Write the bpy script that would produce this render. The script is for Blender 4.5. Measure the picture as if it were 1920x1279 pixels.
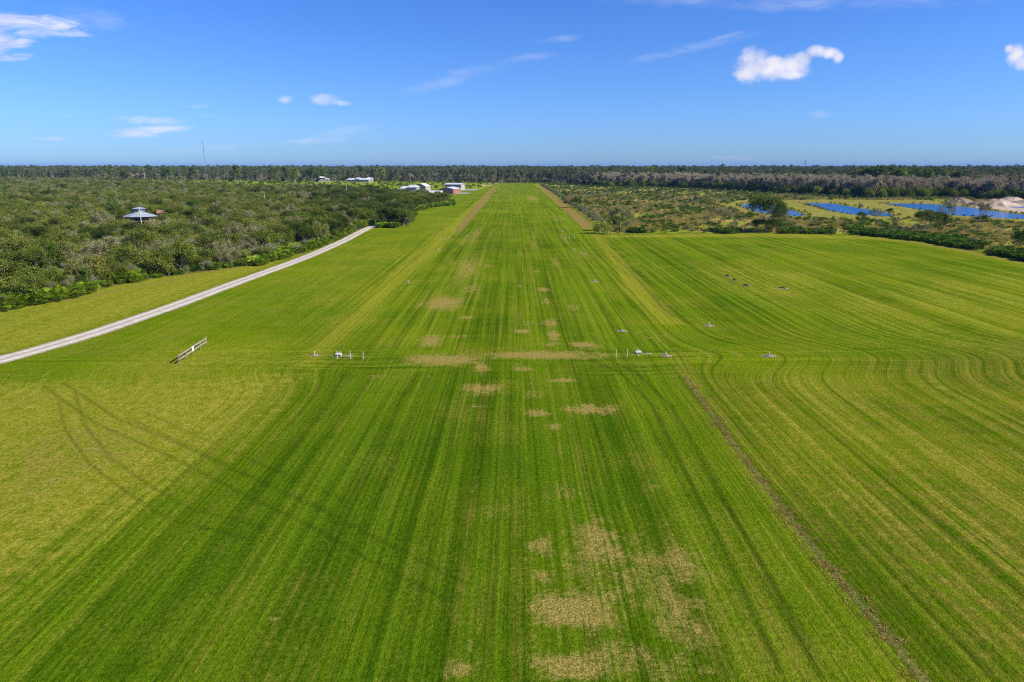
import bpy, math, random
import numpy as np
from mathutils import Vector
R = math.radians
for o in list(bpy.data.objects): bpy.data.objects.remove(o)
scene = bpy.context.scene
COL = scene.collection

# ---------------------------------------------------------------- camera
CAM_H = 28.0; PITCH = R(14.31); FPX = 1280.0
SP, CP = math.sin(PITCH), math.cos(PITCH)
cam = bpy.data.objects.new('camera', bpy.data.cameras.new('camera'))
COL.objects.link(cam); scene.camera = cam
cam.location = (0, 0, CAM_H); cam.rotation_euler = (math.pi/2 - PITCH, 0, 0)
cam.data.sensor_width = 36; cam.data.lens = 24; cam.data.clip_start = 0.5; cam.data.clip_end = 90000

# ---------------------------------------------------------------- sun, sky, exposure
SUN_EL = R(35.0); SUN_DIR = Vector((1.95, -0.55, 0)).normalized()
SUN_AZ = math.atan2(SUN_DIR.x, SUN_DIR.y)
sun = bpy.data.objects.new('sun', bpy.data.lights.new('sun', 'SUN')); COL.objects.link(sun)
sun.data.energy = 5.0; sun.data.angle = R(0.5); sun.data.color = (1.0, 0.93, 0.82)
d = Vector((SUN_DIR.x*math.cos(SUN_EL), SUN_DIR.y*math.cos(SUN_EL), math.sin(SUN_EL)))
sun.rotation_euler = d.to_track_quat('Z', 'Y').to_euler(); sun.location = d*200
scene.view_settings.view_transform = 'Standard'; scene.view_settings.look = 'None'
scene.view_settings.exposure = 0.42; scene.view_settings.gamma = 1.0
scene.view_settings.use_curve_mapping = False
scene.cycles.use_denoising = False
scene.cycles.pixel_filter_type = 'BLACKMAN_HARRIS'; scene.cycles.filter_width = 1.15
scene.cycles.max_bounces = 5; scene.cycles.diffuse_bounces = 2; scene.cycles.glossy_bounces = 2
scene.cycles.transparent_max_bounces = 4; scene.cycles.transmission_bounces = 2; scene.cycles.volume_bounces = 0
HAZE_DENSITY = 3.5e-5

# ---------------------------------------------------------------- node helper
class NB:
    def __init__(s, tree): s.t = tree; s.n = tree.nodes; s.l = tree.links; s.n.clear()
    def node(s, k, **kw):
        n = s.n.new(k)
        for a, b in kw.items(): setattr(n, a, b)
        return n
    def put(s, sock, v):
        if v is None: return
        if isinstance(v, bpy.types.NodeSocket): s.l.new(v, sock)
        elif isinstance(v, (tuple, list)):
            if sock.type == 'RGBA' and len(v) == 3: v = (*v, 1)
            sock.default_value = v
        else: sock.default_value = v
    def m(s, op, a, b=None, c=None, clamp=False):
        n = s.node('ShaderNodeMath', operation=op, use_clamp=clamp)
        s.put(n.inputs[0], a)
        if b is not None: s.put(n.inputs[1], b)
        if c is not None: s.put(n.inputs[2], c)
        return n.outputs[0]
    def xyz(s, x, y, z=0.0):
        n = s.node('ShaderNodeCombineXYZ'); s.put(n.inputs[0], x); s.put(n.inputs[1], y); s.put(n.inputs[2], z)
        return n.outputs[0]
    def noise(s, vec, scale, detail=2.0, rough=0.55, dist=0.0):
        n = s.node('ShaderNodeTexNoise'); s.put(n.inputs['Vector'], vec)
        n.inputs['Scale'].default_value = scale; n.inputs['Detail'].default_value = detail
        n.inputs['Roughness'].default_value = rough; n.inputs['Distortion'].default_value = dist
        return n.outputs['Fac']
    def ss(s, v, a, b, lo=0.0, hi=1.0):
        n = s.node('ShaderNodeMapRange', interpolation_type='SMOOTHSTEP')
        s.put(n.inputs[0], v); s.put(n.inputs[1], a); s.put(n.inputs[2], b); s.put(n.inputs[3], lo); s.put(n.inputs[4], hi)
        return n.outputs[0]
    def lin(s, v, a, b, lo=0.0, hi=1.0):
        n = s.node('ShaderNodeMapRange'); n.clamp = True
        s.put(n.inputs[0], v); s.put(n.inputs[1], a); s.put(n.inputs[2], b); s.put(n.inputs[3], lo); s.put(n.inputs[4], hi)
        return n.outputs[0]
    def mix(s, f, a, b, mode='MIX'):
        n = s.node('ShaderNodeMix', data_type='RGBA', blend_type=mode)
        s.put(n.inputs[0], f); s.put(n.inputs[6], a); s.put(n.inputs[7], b)
        return n.outputs[2]
    def scale(s, c, f):
        n = s.node('ShaderNodeVectorMath', operation='SCALE'); s.put(n.inputs[0], c); s.put(n.inputs[3], f)
        return n.outputs[0]

# ---------------------------------------------------------------- world: sky with clouds placed by direction
def pix_dir(px, py):
    u = (px-960)/FPX; v = (py-639.5)/FPX
    x, y, z = u, CP - v*SP, -SP - v*CP
    return x/y, z/y
world = bpy.data.worlds.new('World'); scene.world = world; world.use_nodes = True
w = NB(world.node_tree)
sky = w.node('ShaderNodeTexSky', sky_type='NISHITA', sun_disc=False)
sky.sun_elevation = SUN_EL; sky.sun_rotation = SUN_AZ; sky.altitude = 30
sky.air_density = 1.0; sky.dust_density = 0.3; sky.ozone_density = 3.0
hs = w.node('ShaderNodeHueSaturation'); hs.inputs['Saturation'].default_value = 1.18; hs.inputs['Value'].default_value = 1.0
w.l.new(sky.outputs[0], hs.inputs['Color'])
geo = w.node('ShaderNodeTexCoord'); sep = w.node('ShaderNodeSeparateXYZ'); w.l.new(geo.outputs['Generated'], sep.inputs[0])
yy = w.m('MAXIMUM', sep.outputs[1], 0.02)
SX = w.m('DIVIDE', sep.outputs[0], yy); SZ = w.m('DIVIDE', sep.outputs[2], yy)
front = w.ss(sep.outputs[1], 0.15, 0.35)
skycol = w.mix(1.0, hs.outputs[0], w.mix(w.ss(sep.outputs[2], 0.0, 0.14), (0.49, 0.81, 1.62), (0.56, 0.845, 1.50)), 'MULTIPLY')
cum_n = w.noise(w.xyz(SX, SZ, 0.0), 46.0, 8.0, 0.68)
cum_n2 = w.noise(w.xyz(SX, SZ, 3.0), 14.0, 3.0, 0.5)
cir_n = w.noise(w.xyz(w.m('MULTIPLY', SX, 0.22), SZ, 1.0), 60.0, 7.0, 0.68, 0.9)
cir_n2 = w.noise(w.xyz(w.m('MULTIPLY', SX, 0.35), SZ, 7.0), 38.0, 6.0, 0.62, 0.8)
def blob(px, py, wx, wy, rot=0.0):
    x0, z0 = pix_dir(px, py); kx = wx/FPX; kz = wy/FPX
    c, sn = math.cos(R(rot)), math.sin(R(rot))
    dx = w.m('SUBTRACT', SX, x0); dz = w.m('SUBTRACT', SZ, z0)
    a = w.m('DIVIDE', w.m('ADD', w.m('MULTIPLY', dx, c), w.m('MULTIPLY', dz, sn)), kx)
    b = w.m('DIVIDE', w.m('SUBTRACT', w.m('MULTIPLY', dz, c), w.m('MULTIPLY', dx, sn)), kz)
    return w.m('SUBTRACT', 1.0, w.m('ADD', w.m('MULTIPLY', a, a), w.m('MULTIPLY', b, b)))
def vmax(lst):
    r = lst[0]
    for q in lst[1:]: r = w.m('MAXIMUM', r, q)
    return r
cumb = vmax([blob(*b) for b in [(1412,122,36,30),(1400,138,26,14),(1450,130,50,21),(1447,118,24,14),(1492,125,30,23),(1505,112,20,16),(1480,139,40,10),
      (1530,97,22,11),(1556,99,20,10),(1572,108,11,10),(1905,103,18,20),(1918,118,20,14),(1893,92,10,9),(1935,105,22,22)]])
cum = w.ss(w.m('ADD', cumb, w.m('ADD', w.m('MULTIPLY', w.m('SUBTRACT', cum_n, 0.5), 2.1), w.m('MULTIPLY', w.m('SUBTRACT', cum_n2, 0.5), 1.0))), -0.25, 1.35)
smb = vmax([blob(*b) for b in [(611,187,32,12),(635,192,24,6,-6),(535,186,16,8)]])
sm = w.m('MULTIPLY', w.ss(w.m('ADD', smb, w.m('MULTIPLY', w.m('SUBTRACT', cum_n, 0.5), 2.4)), -0.1, 2.0), 0.75)
cb = vmax([blob(*b) for b in [(60,48,120,22,-2),(105,60,80,9,-3),(-10,38,90,20),(30,82,40,9,4),(22,108,48,8,3),(-10,70,40,40),
      (292,226,72,10,-2),(285,243,86,8,3),(245,252,50,8),(95,260,42,4)]])
ci = w.m('MULTIPLY', w.ss(w.m('ADD', cb, w.m('MULTIPLY', w.m('SUBTRACT', cir_n, 0.5), 3.4)), 0.0, 1.7), 0.85)
fb = vmax([blob(*b) for b in [(1050,74,52,8,4),(990,108,60,9,8),(905,130,90,14,12),(830,155,90,12,15),(1358,70,48,5,16),(1300,90,130,10,12),
      (1250,2,120,14),(1450,8,260,16),(1700,5,160,14),(170,30,90,16,-4),(600,263,110,7,4),(400,278,120,9,4),(650,245,60,12,10),(1535,214,26,9),
      (120,216,40,6),(200,40,60,16),(370,200,30,4),(390,217,24,4),(1380,296,70,6)]])
fa = w.m('MULTIPLY', w.ss(w.m('ADD', fb, w.m('MULTIPLY', w.m('SUBTRACT', cir_n2, 0.5), 3.4)), 0.0, 3.0), 0.40)
cov = w.m('MULTIPLY', vmax([cum, sm, ci, fa]), front)
ccol = w.mix(w.ss(cum_n2, 0.3, 0.62), (6.2, 6.3, 7.7), (8.8, 8.5, 9.0))
allc = w.mix(cov, skycol, ccol)
bg = w.node('ShaderNodeBackground'); bg.inputs[1].default_value = 0.083; w.l.new(allc, bg.inputs[0])
wo = w.node('ShaderNodeOutputWorld'); w.l.new(bg.outputs[0], wo.inputs[0])

# ---------------------------------------------------------------- photo pixel -> point on the ground
def G(px, py, z=0.0):
    u = (px-960)/FPX; v = (py-639.5)/FPX
    t = (CAM_H - z)/(SP + v*CP)
    return np.array((u*t, (CP - v*SP)*t))
def GP(pts): return np.array([G(*p) for p in pts])
def to_pix(X, Y):
    zc = Y*CP + CAM_H*SP; return 960 + FPX*X/zc, 639.5 + FPX*(CAM_H*CP - Y*SP)/zc

def inside(P, poly):
    x, y = P[:, 0], P[:, 1]; c = np.zeros(len(P), bool); n = len(poly); j = n-1
    for i in range(n):
        xi, yi = poly[i]; xj, yj = poly[j]
        if yi != yj:
            c ^= ((yi > y) != (yj > y)) & (x < (xj-xi)*(y-yi)/(yj-yi) + xi)
        j = i
    return c
def dist_line(P, line, closed=False):
    best = np.full(len(P), 1e9); n = len(line)
    for i in range(n if closed else n-1):
        a = line[i]; b = line[(i+1) % n]; ab = b-a; L2 = max(ab@ab, 1e-9)
        t = np.clip(((P-a)@ab)/L2, 0, 1); q = P - a - t[:, None]*ab
        best = np.minimum(best, np.sqrt((q*q).sum(1)))
    return best
def poly_mask(P, poly, soft):
    out = np.zeros(len(P)); lo = poly.min(0)-soft*2; hi = poly.max(0)+soft*2
    k = np.where((P[:, 0] > lo[0]) & (P[:, 0] < hi[0]) & (P[:, 1] > lo[1]) & (P[:, 1] < hi[1]))[0]
    if not len(k): return out
    Q = P[k]; dd = dist_line(Q, poly, True); sd = np.where(inside(Q, poly), -dd, dd)
    out[k] = np.clip(0.5 - sd/(2*soft), 0, 1); return out
def line_mask(P, line, half, soft):
    out = np.zeros(len(P)); m = half+soft*2; lo = line.min(0)-m; hi = line.max(0)+m
    k = np.where((P[:, 0] > lo[0]) & (P[:, 0] < hi[0]) & (P[:, 1] > lo[1]) & (P[:, 1] < hi[1]))[0]
    if not len(k): return out
    out[k] = np.clip(0.5 - (dist_line(P[k], line)-half)/(2*soft), 0, 1); return out

# ---------------------------------------------------------------- layout outlines
SCRUB = GP([(-300,650),(-100,604),(0,583),(90,565),(168,548),(250,528),(330,517),(440,502),(520,488),(600,462),(640,448),(672,432),(690,424),
     (720,424),(765,424),(776,415),(772,398),(785,391),(808,387),(845,382),(838,372),(800,366),(740,364),(700,360),(620,357),(560,354),
     (480,356),(420,352),(340,350),(260,345),(235,339),(-400,337)])
MARSH = GP([(1012,345.5),(1060,380),(1115,418),(1112,434),(1160,437),(1440,436),(1627,441),(1730,452),(1815,466),(1920,487),(2150,540),
     (2300,420),(2100,384),(1920,378),(1750,370),(1640,372),(1440,362),(1250,352),(1130,350),(1040,345)])
MEADOW = GP([(235,337.5),(350,338),(600,340),(720,340),(930,344),(900,355),(860,350),(800,356),(740,364),(700,362),(620,358),(560,356),(480,357),(420,353),(340,351),(250,346)])
ROAD = GP([(-260,735),(-120,705),(0,676),(100,648),(180,624),(250,600),(320,576),(380,554),(430,535),(480,517),(530,499),(580,480),(620,463),(650,449),(672,437),(690,428),(706,422),(735,417),(775,414)])
POND = [GP([(1385,384.6),(1402,381.6),(1436,381.6),(1462,387.5),(1485,394),(1504,400),(1511,403.6),(1475,405.8),(1440,401),(1421,398),(1402,391)]),
        GP([(1507,380.8),(1530,380.4),(1560,381.4),(1588,386),(1615,391),(1650,395),(1676,403),(1665,405.8),(1602,402.5),(1560,396),(1540,390),(1520,385)]),
        GP([(1655,381.5),(1700,381.5),(1740,382.2),(1790,386),(1815,388.5),(1850,394),(1920,402.5),(2020,416),(2010,425),(1920,411),(1852,407.5),(1790,404),(1752,397.5),(1700,389),(1677,385)]),
        GP([(1888,387.5),(1905,385.5),(1990,386),(2010,391),(1920,390.5),(1900,390)])]
BERM = GP([(1365,381),(1380,377),(1500,375),(1700,375.5),(1900,379),(2100,384),(2300,420),(2060,440),(1930,418),(1850,411),(1780,409),(1700,410),(1650,412),(1560,411),(1480,409),(1420,402),(1380,393)])
SAND = GP([(1826,391),(1850,380),(1870,373),(1925,375),(2080,380),(2060,410),(1960,402),(1920,399),(1860,391)])

# ---------------------------------------------------------------- ground sheet
az = np.concatenate([np.linspace(-44, 44, 690), np.linspace(48, 312, 67)]); NA = len(az)
rr = 8*1.0118**np.arange(0, 672); rr = rr[rr < 21500]; NR = len(rr)
A_, R_ = np.meshgrid(np.radians(az), rr)
P = np.stack([(R_*np.sin(A_)).ravel(), (R_*np.cos(A_)).ravel()], 1)
P = np.vstack([P, [[0, 0]]]); X, Y = P[:, 0], P[:, 1]
rs = np.random.RandomState(5)
Zg = np.zeros(len(P))
near = (Y > 200) & (Y < 1500) & (X > 60)
Q = P[near]; zz = np.zeros(len(Q))
for pd in POND:
    dd = dist_line(Q, pd, True); ins = inside(Q, pd)
    zz = np.where(ins, -np.clip(dd/2.5, 0, 1)*1.0 + 0.0, zz + (~ins)*np.exp(-((dd-5)/4.0)**2)*0.12)
Zg[near] = zz

tan = np.zeros(len(P)); yel = np.zeros(len(P)); oli = np.zeros(len(P)); brn = np.zeros(len(P)); trk = np.zeros(len(P)); drk = np.zeros(len(P))
def mx(a, b_): return np.maximum(a, b_)
# dead patches in the turf: px rectangle x0 y0 x1 y1 strength
PATCH = [(995,1105,1150,1185,.95),(985,1008,1040,1040,.75),(1070,975,1180,1085,.72),(985,985,1340,1200,.48),(985,1195,1345,1290,.52),(1180,1040,1345,1290,.52),(998,1065,1035,1092,.8),(1150,1090,1215,1150,.45),(1235,1030,1330,1100,.72),(1260,1100,1345,1165,.5),(1298,1160,1318,1200,.8),
 (1000,1218,1150,1279,.85),(1150,1205,1270,1245,.6),(1300,1230,1340,1279,.55),(1010,905,1100,940,.45),(1215,908,1250,918,.5),(1055,757,1172,778,.85),(975,765,1037,783,.8),(1025,793,1056,806,.7),(1025,708,1082,718,.8),
 (864,718,940,740,.9),(980,730,1022,748,.55),(880,757,910,765,.75),(495,1152,530,1168,.8),(1060,640,1130,654,.85),(785,628,832,650,.9),(840,626,880,636,.7),(750,664,905,686,.98),(895,658,1140,674,.95),
 (888,676,918,700,.8),(955,684,1000,698,.7),(796,555,868,582,.9),(775,565,800,580,.6),(850,590,892,602,.6),(860,530,905,555,.6),(846,470,905,545,.55),(872,500,892,512,.7),(865,493,886,505,.75),(838,490,856,500,.6),
 (905,495,925,502,.65),(915,432,925,450,.5),(972,468,980,480,.6),(1000,505,1015,512,.7),(1005,538,1030,548,.85),(963,617,998,625,.9),(1020,598,1048,614,.75),(1025,618,1050,640,.8),(958,585,985,612,.5),(950,600,1060,612,.5),
 (1015,555,1035,575,.65),(1060,570,1090,584,.6),(1035,480,1052,510,.6),(1080,470,1110,482,.55),(995,450,1008,470,.6),(1050,432,1062,462,.5),(880,420,900,470,.55),(862,433,880,470,.5),(1180,615,1240,640,.35),
 (950,360,968,390,.4),(985,366,1012,378,.7),(1040,404,1060,414,.5),(955,553,966,560,.6),(970,530,980,542,.6),(1130,540,1170,560,.35),(900,945,960,975,.35),(830,1235,900,1275,.55),(870,1195,905,1225,.45),(1150,930,1230,960,.3),
 (1010,640,1060,652,.5),(690,700,760,712,.4),(1205,662,1262,668,.6),(590,660,690,671,.5),(1295,668,1320,676,.6),(620,425,700,445,.0),(640,380,700,400,.0)]
for x0, y0, x1, y1, s in PATCH:
    if s <= 0: continue
    a = G(x0, y1); c_ = G(x1, y0); ym = (y0+y1)/2
    xl = (G(x0, ym)[0]+0)*1.0; xr = G(x1, ym)[0]; yn = G(x0, y1)[1]; yf = G(x0, y0)[1]
    cx, cy, hx, hy = (xl+xr)/2, (yn+yf)/2, (xr-xl)/2, (yf-yn)/2
    k = np.where((abs(X-cx) < hx*1.8) & (abs(Y-cy) < hy*1.8))[0]
    q = (abs((X[k]-cx)/hx)**2.4 + abs((Y[k]-cy)/hy)**2.4)**(1/2.4)
    tan[k] = mx(tan[k], s*np.clip(1.35-0.9*q, 0, 1))
# yellow verges along both sides of the runway
yel = mx(yel, poly_mask(P, GP([(540,690),(600,618),(680,552),(770,474),(855,408),(916,357),(935,345),(940,345),(926,362),(880,412),(815,480),(745,550),(700,600),(650,640),(600,690)]), 2.5)*0.85)
yel = mx(yel, poly_mask(P, GP([(1290,610),(1240,610),(1190,560),(1150,500),(1110,445),(1070,405),(1040,380),(1000,345),(1012,345),(1046,378),(1090,412),(1135,450),(1190,510),(1240,565)]), 1.2)*0.95)
brn = mx(brn, poly_mask(P, GP([(926,347),(934,347),(915,378),(893,404),(868,432),(848,440),(862,415),(895,380)]), 2.0)*0.85)
brn = mx(brn, poly_mask(P, GP([(1007,346),(1016,347),(1062,381),(1112,418),(1112,432),(1090,428),(1050,390),(1030,370)]), 3.0)*0.9)
brn = mx(brn, line_mask(P, GP([(1128,448),(1172,495),(1225,550),(1262,592)]), 0.9, 1.6)*0.72)
brn = mx(brn, line_mask(P, GP([(1120,441),(1440,441),(1627,446),(1730,457),(1815,471),(1920,492),(2100,533)]), 1.9, 2.0)*0.9)
yel = mx(yel, poly_mask(P, GP([(1118,441),(1440,437),(1627,443),(1730,454),(1815,468),(1920,490),(2100,530),(2100,545),(1920,500),(1800,474),(1700,456),(1620,449),(1440,445),(1130,446)]), 3.0)*0.9)
drk = mx(drk, line_mask(P, GP([(1122,446),(1150,478),(1200,530),(1246,582),(1290,606)]), 0.25, 0.5)*0.8)
# verge between road and thicket
oli = mx(oli, poly_mask(P, GP([(-300,760),(-100,696),(0,667),(100,640),(250,590),(380,545),(480,508),(560,481),(640,446),(672,430),(640,440),(520,480),(440,498),(250,525),(168,545),(0,578),(-300,640)]), 2.0)*0.75)
yel = mx(yel, poly_mask(P, GP([(-300,760),(0,664),(130,625),(260,580),(380,538),(460,510),(420,512),(300,535),(180,562),(60,590),(-300,690)]), 3.0)*0.45)
brn = mx(brn, line_mask(P, GP([(120,566),(170,556),(240,541),(300,529),(380,513),(450,501)]), 1.6, 2.6)*0.85)
brn = mx(brn, line_mask(P, GP([(-200,640),(0,594),(100,574),(170,558)]), 0.8, 2.2)*0.6)
brn = mx(brn, line_mask(P, ROAD, 2.8, 1.2)*0.8)
# olive, thin turf: left foreground triangle, right rows
oli = mx(oli, poly_mask(P, GP([(-900,700),(0,716),(250,712),(480,700),(575,700),(470,790),(350,880),(200,980),(0,1110),(-500,1500),(-900,1500)]), 5.0)*0.95)
oli = mx(oli, poly_mask(P, GP([(1290,700),(1500,700),(1920,640),(2300,640),(2600,1279),(1900,1400),(1760,1279),(1500,960),(1380,810)]), 4.0)*0.36)
oli = mx(oli, poly_mask(P, GP([(1300,500),(1400,495),(1520,515),(1560,550),(1480,570),(1380,550),(1300,520)]), 6.0)*0.6)
oli = mx(oli, poly_mask(P, GP([(1500,560),(1920,500),(2200,560),(2200,640),(1920,660),(1600,640)]), 9.0)*0.45)
oli = mx(oli, poly_mask(P, GP([(300,640),(420,640),(560,640),(520,690),(300,720),(100,715)]), 5.0)*0.55)
oli = mx(oli, poly_mask(P, GP([(620,450),(860,450),(800,500),(700,560),(620,600),(480,600),(500,560)]), 8.0)*0.35)
yel = mx(yel, line_mask(P, GP([(250,722),(330,718),(400,714),(470,708),(530,702)]), 0.5, 1.3)*0.9)
yel = mx(yel, poly_mask(P, GP([(0,1090),(-100,1200),(200,960),(450,800),(585,700),(610,700),(480,830),(300,960),(100,1110),(-60,1279)]), 3.0)*0.5)
yel = mx(yel, poly_mask(P, GP([(1300,720),(1420,720),(1600,900),(1800,1200),(1700,1200),(1480,930)]), 3.0)*0.35)
brn = mx(brn, poly_mask(P, GP([(60,800),(200,770),(340,800),(300,880),(200,900),(60,980),(-60,1000),(-60,860)]), 5.0)*0.5)
brn = mx(brn, poly_mask(P, GP([(700,402),(760,395),(800,410),(780,425),(720,420)]), 3.0)*0.2)
def track_pair(pts, gap, half, soft, s):
    global drk
    L = GP(pts)*1.0; T = np.gradient(L, axis=0); T /= np.linalg.norm(T, axis=1)[:, None]; Nn = np.stack([-T[:, 1], T[:, 0]], 1)
    for k in (-1, 1): drk = mx(drk, line_mask(P, L+Nn*k*gap/2, half, soft)*s)
track_pair([(125,740),(140,800),(185,862),(250,910),(330,960),(480,1000)], 1.9, 0.14, 0.4, 0.78)
track_pair([(100,720),(200,790),(320,840),(450,905),(600,975),(740,1050),(860,1110)], 2.2, 0.16, 0.45, 0.85)
track_pair([(250,775),(380,835),(520,900),(640,950)], 2.0, 0.15, 0.4, 0.75)
track_pair([(520,688),(548,698),(535,716),(470,765),(380,845),(290,920)], 2.2, 0.16, 0.4, 0.75)
track_pair([(1120,672),(1180,700),(1240,760),(1300,870),(1400,1060),(1500,1260)], 2.2, 0.2, 0.4, 0.98)
track_pair([(1012,432),(1050,480),(1090,530),(1125,590),(1150,640)], 2.3, 0.18, 0.6, 0.7)
track_pair([(1000,440),(1020,480),(1060,550)], 2.3, 0.18, 0.6, 0.4)
track_pair([(1230,640),(1330,650),(1345,700),(1380,760)], 2.3, 0.18, 0.5, 0.4)
track_pair([(580,560),(640,540),(690,545),(720,570),(700,600)], 2.0, 0.2, 0.5, 0.3)
track_pair([(700,683),(960,680),(1250,688),(1400,680)], 2.2, 0.15, 0.5, 0.5)
track_pair([(820,520),(850,500),(1000,500),(1100,505)], 2.2, 0.15, 0.5, 0.3)
WINDROW = GP([(1285,706),(1318,752),(1370,826),(1430,905),(1480,972),(1540,1046),(1600,1116),(1680,1210),(1745,1290)])
wr = line_mask(P, WINDROW, 0.5, 0.6)*0.72
drk = mx(drk, line_mask(P, WINDROW-np.array([0.9, 0]), 0.15, 0.3)*0.6)
for xo, s in ((13.0, .55), (15.2, .35), (19.5, .5), (24.0, .45), (7.0, .35), (31.0, .4)):
    L = np.array([[23.5+xo+math.sin(i*1.1+xo)*0.5, 34+i*6.0] for i in range(9)])
    tan = mx(tan, line_mask(P, L, 0.12, 0.7)*s)
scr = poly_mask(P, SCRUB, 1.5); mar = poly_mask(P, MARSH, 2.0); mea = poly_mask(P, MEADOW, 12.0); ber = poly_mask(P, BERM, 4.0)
mar = mar*(1-ber)
san = poly_mask(P, SAND, 6.0)
for pts, hw in (([(1085,376),(1120,380),(1160,381),(1250,379),(1320,378),(1340,379)], 3.0),([(1340,379),(1368,386),(1390,396),(1412,402)], 2.2),([(560,347),(640,347)], 9.0),([(1440,378),(1600,378),(1800,378)], 5.0),([(1690,408),(1640,409),(1600,408)],2.0)):
    brn = mx(brn, line_mask(P, GP(pts), hw, 2.5)*0.95)
for x_, y_, rx in ((944,338.6,14),(966,339.8,16),(911,347.5,12),(926,344.5,10)):
    g = G(x_, y_); san = mx(san, np.clip(1.2-np.hypot((X-g[0])/rx, (Y-g[1])/30), 0, 1))
for pd in POND:
    dd = dist_line(P[near], pd, True); v = np.zeros(len(P)); v[near] = np.clip(1-dd/2.2, 0, 1); brn = mx(brn, v*0.75)
    v[near] = inside(P[near], pd); san = san*(1-v)
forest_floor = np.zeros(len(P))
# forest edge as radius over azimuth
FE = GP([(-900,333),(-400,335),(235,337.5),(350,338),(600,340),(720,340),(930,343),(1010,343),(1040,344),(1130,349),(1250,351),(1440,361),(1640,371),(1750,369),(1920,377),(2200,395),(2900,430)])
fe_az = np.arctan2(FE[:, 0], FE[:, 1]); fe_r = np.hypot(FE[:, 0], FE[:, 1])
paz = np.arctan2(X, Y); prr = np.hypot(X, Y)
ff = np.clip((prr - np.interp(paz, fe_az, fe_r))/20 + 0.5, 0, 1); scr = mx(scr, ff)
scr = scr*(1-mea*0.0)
# mowing rows
rowc = X - 0.0045*Y - 7.0*np.exp(-((Y-101)/9.0)**2)*np.clip((X-24)/12, 0, 1) + 5.0*np.exp(-((Y-94)/8.0)**2)*np.clip((-X-22)/12, 0, 1)
band = np.exp(-((Y-97-0.04*np.abs(X-20))/6.5)**4)*np.clip((np.abs(X)-4)/12, 0.25, 1)*np.clip((75-X)/40, 0, 1)
amp = np.clip(1-mx(mx(scr, mar), ber), 0, 1)*np.where(X < -36, 0.35, 1.0)
amp = np.where((X > 22), 1.35*amp, amp)

F = []
k = np.arange(NA); kn = (k+1) % NA
for i in range(NR-1):
    F.append(np.stack([i*NA+k, i*NA+kn, (i+1)*NA+kn, (i+1)*NA+k], 1)[:, ::-1])
F = np.vstack(F)
tri = np.stack([np.full(NA, len(P)-1), k, kn], 1)[:, ::-1]
me = bpy.data.meshes.new('ground')
me.vertices.add(len(P)); me.vertices.foreach_set('co', np.column_stack([P, Zg]).astype(np.float32).ravel())
loops = np.concatenate([F.ravel(), tri.ravel()]).astype(np.int32)
me.loops.add(len(loops)); me.loops.foreach_set('vertex_index', loops)
st = np.concatenate([np.arange(len(F))*4, len(F)*4+np.arange(len(tri))*3]).astype(np.int32)
me.polygons.add(len(st)); me.polygons.foreach_set('loop_start', st)
me.update(calc_edges=True); me.validate()
def vattr(name, arrs):
    a = me.attributes.new(name, 'FLOAT_COLOR', 'POINT'); D = np.zeros((len(P), 4), np.float32)
    for i, q in enumerate(arrs): D[:, i] = q
    a.data.foreach_set('color', D.ravel())
vattr('turf', [tan, yel, oli, brn]); vattr('land', [scr, mar, san, drk]); vattr('rows', [amp, band, wr, ber]); lush_shade = np.clip(1.15-np.maximum(np.abs(X+6)/27.0, (Y-20)/95.0)**3, 0, 1)*(Y > 0)  # greener turf, plus foreground shade put into its base colour
lush_shade = np.maximum(lush_shade, 0.45*poly_mask(P, GP([(900,690),(780,640),(800,520),(900,400),(1000,400),(1120,520),(1160,640),(1250,690)]), 8.0))
lush_shade = np.maximum(lush_shade, 0.4*poly_mask(P, GP([(1180,455),(1300,455),(1500,560),(1600,640),(1330,640),(1300,600)]), 10.0))
dim = poly_mask(P, GP([(1300,700),(1500,700),(1920,640),(2300,640),(2600,1279),(1900,1400),(1760,1279),(1500,960),(1380,810)]), 5.0)  # darker brown-green turf; foreground shade is part of this colour
vattr('more', [mea, lush_shade, dim, dim])
a = me.attributes.new('rowc', 'FLOAT', 'POINT'); a.data.foreach_set('value', rowc.astype(np.float32))
ground = bpy.data.objects.new('ground', me); COL.objects.link(ground); ground['kind'] = 'structure'
me.polygons.foreach_set('use_smooth', np.ones(len(st), bool))

def new_mat(name):
    m = bpy.data.materials.new(name); m.use_nodes = True; return m, NB(m.node_tree)
gm, g = new_mat('ground')
def attr(n_, nm):
    a_ = n_.node('ShaderNodeAttribute', attribute_name=nm); return a_
def split4(n_, nm):
    a_ = attr(n_, nm); s_ = n_.node('ShaderNodeSeparateColor'); n_.l.new(a_.outputs['Color'], s_.inputs[0])
    return s_.outputs[0], s_.outputs[1], s_.outputs[2], a_.outputs['Alpha']
gp = g.node('ShaderNodeNewGeometry').outputs['Position']; gs = g.node('ShaderNodeSeparateXYZ'); g.l.new(gp, gs.inputs[0])
GX, GY = gs.outputs[0], gs.outputs[1]
aT, aYl, aO, aB = split4(g, 'turf'); aS, aM, aSa, aD = split4(g, 'land'); aAmp, aBand, aW, aBe = split4(g, 'rows'); aMe = split4(g, 'more')[0]
n_big = g.noise(gp, 0.035, 3); row = g.m('ADD', attr(g, 'rowc').outputs['Fac'], g.m('MULTIPLY', g.noise(gp, 0.05, 1), 0.5)); n_mid = g.noise(gp, 0.22, 4, 0.6); n_m2 = g.noise(gp, 0.7, 4, 0.65); n_f = g.noise(gp, 2.6, 4, 0.7); n_ff = g.noise(gp, 8.0, 3, 0.75)
s1 = g.noise(g.xyz(g.m('MULTIPLY', row, 0.85), g.m('MULTIPLY', GY, 0.010)), 1.0, 2, 0.6)
s2 = g.noise(g.xyz(g.m('MULTIPLY', row, 3.1), g.m('MULTIPLY', GY, 0.03), 5.0), 1.0, 2, 0.6)
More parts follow.
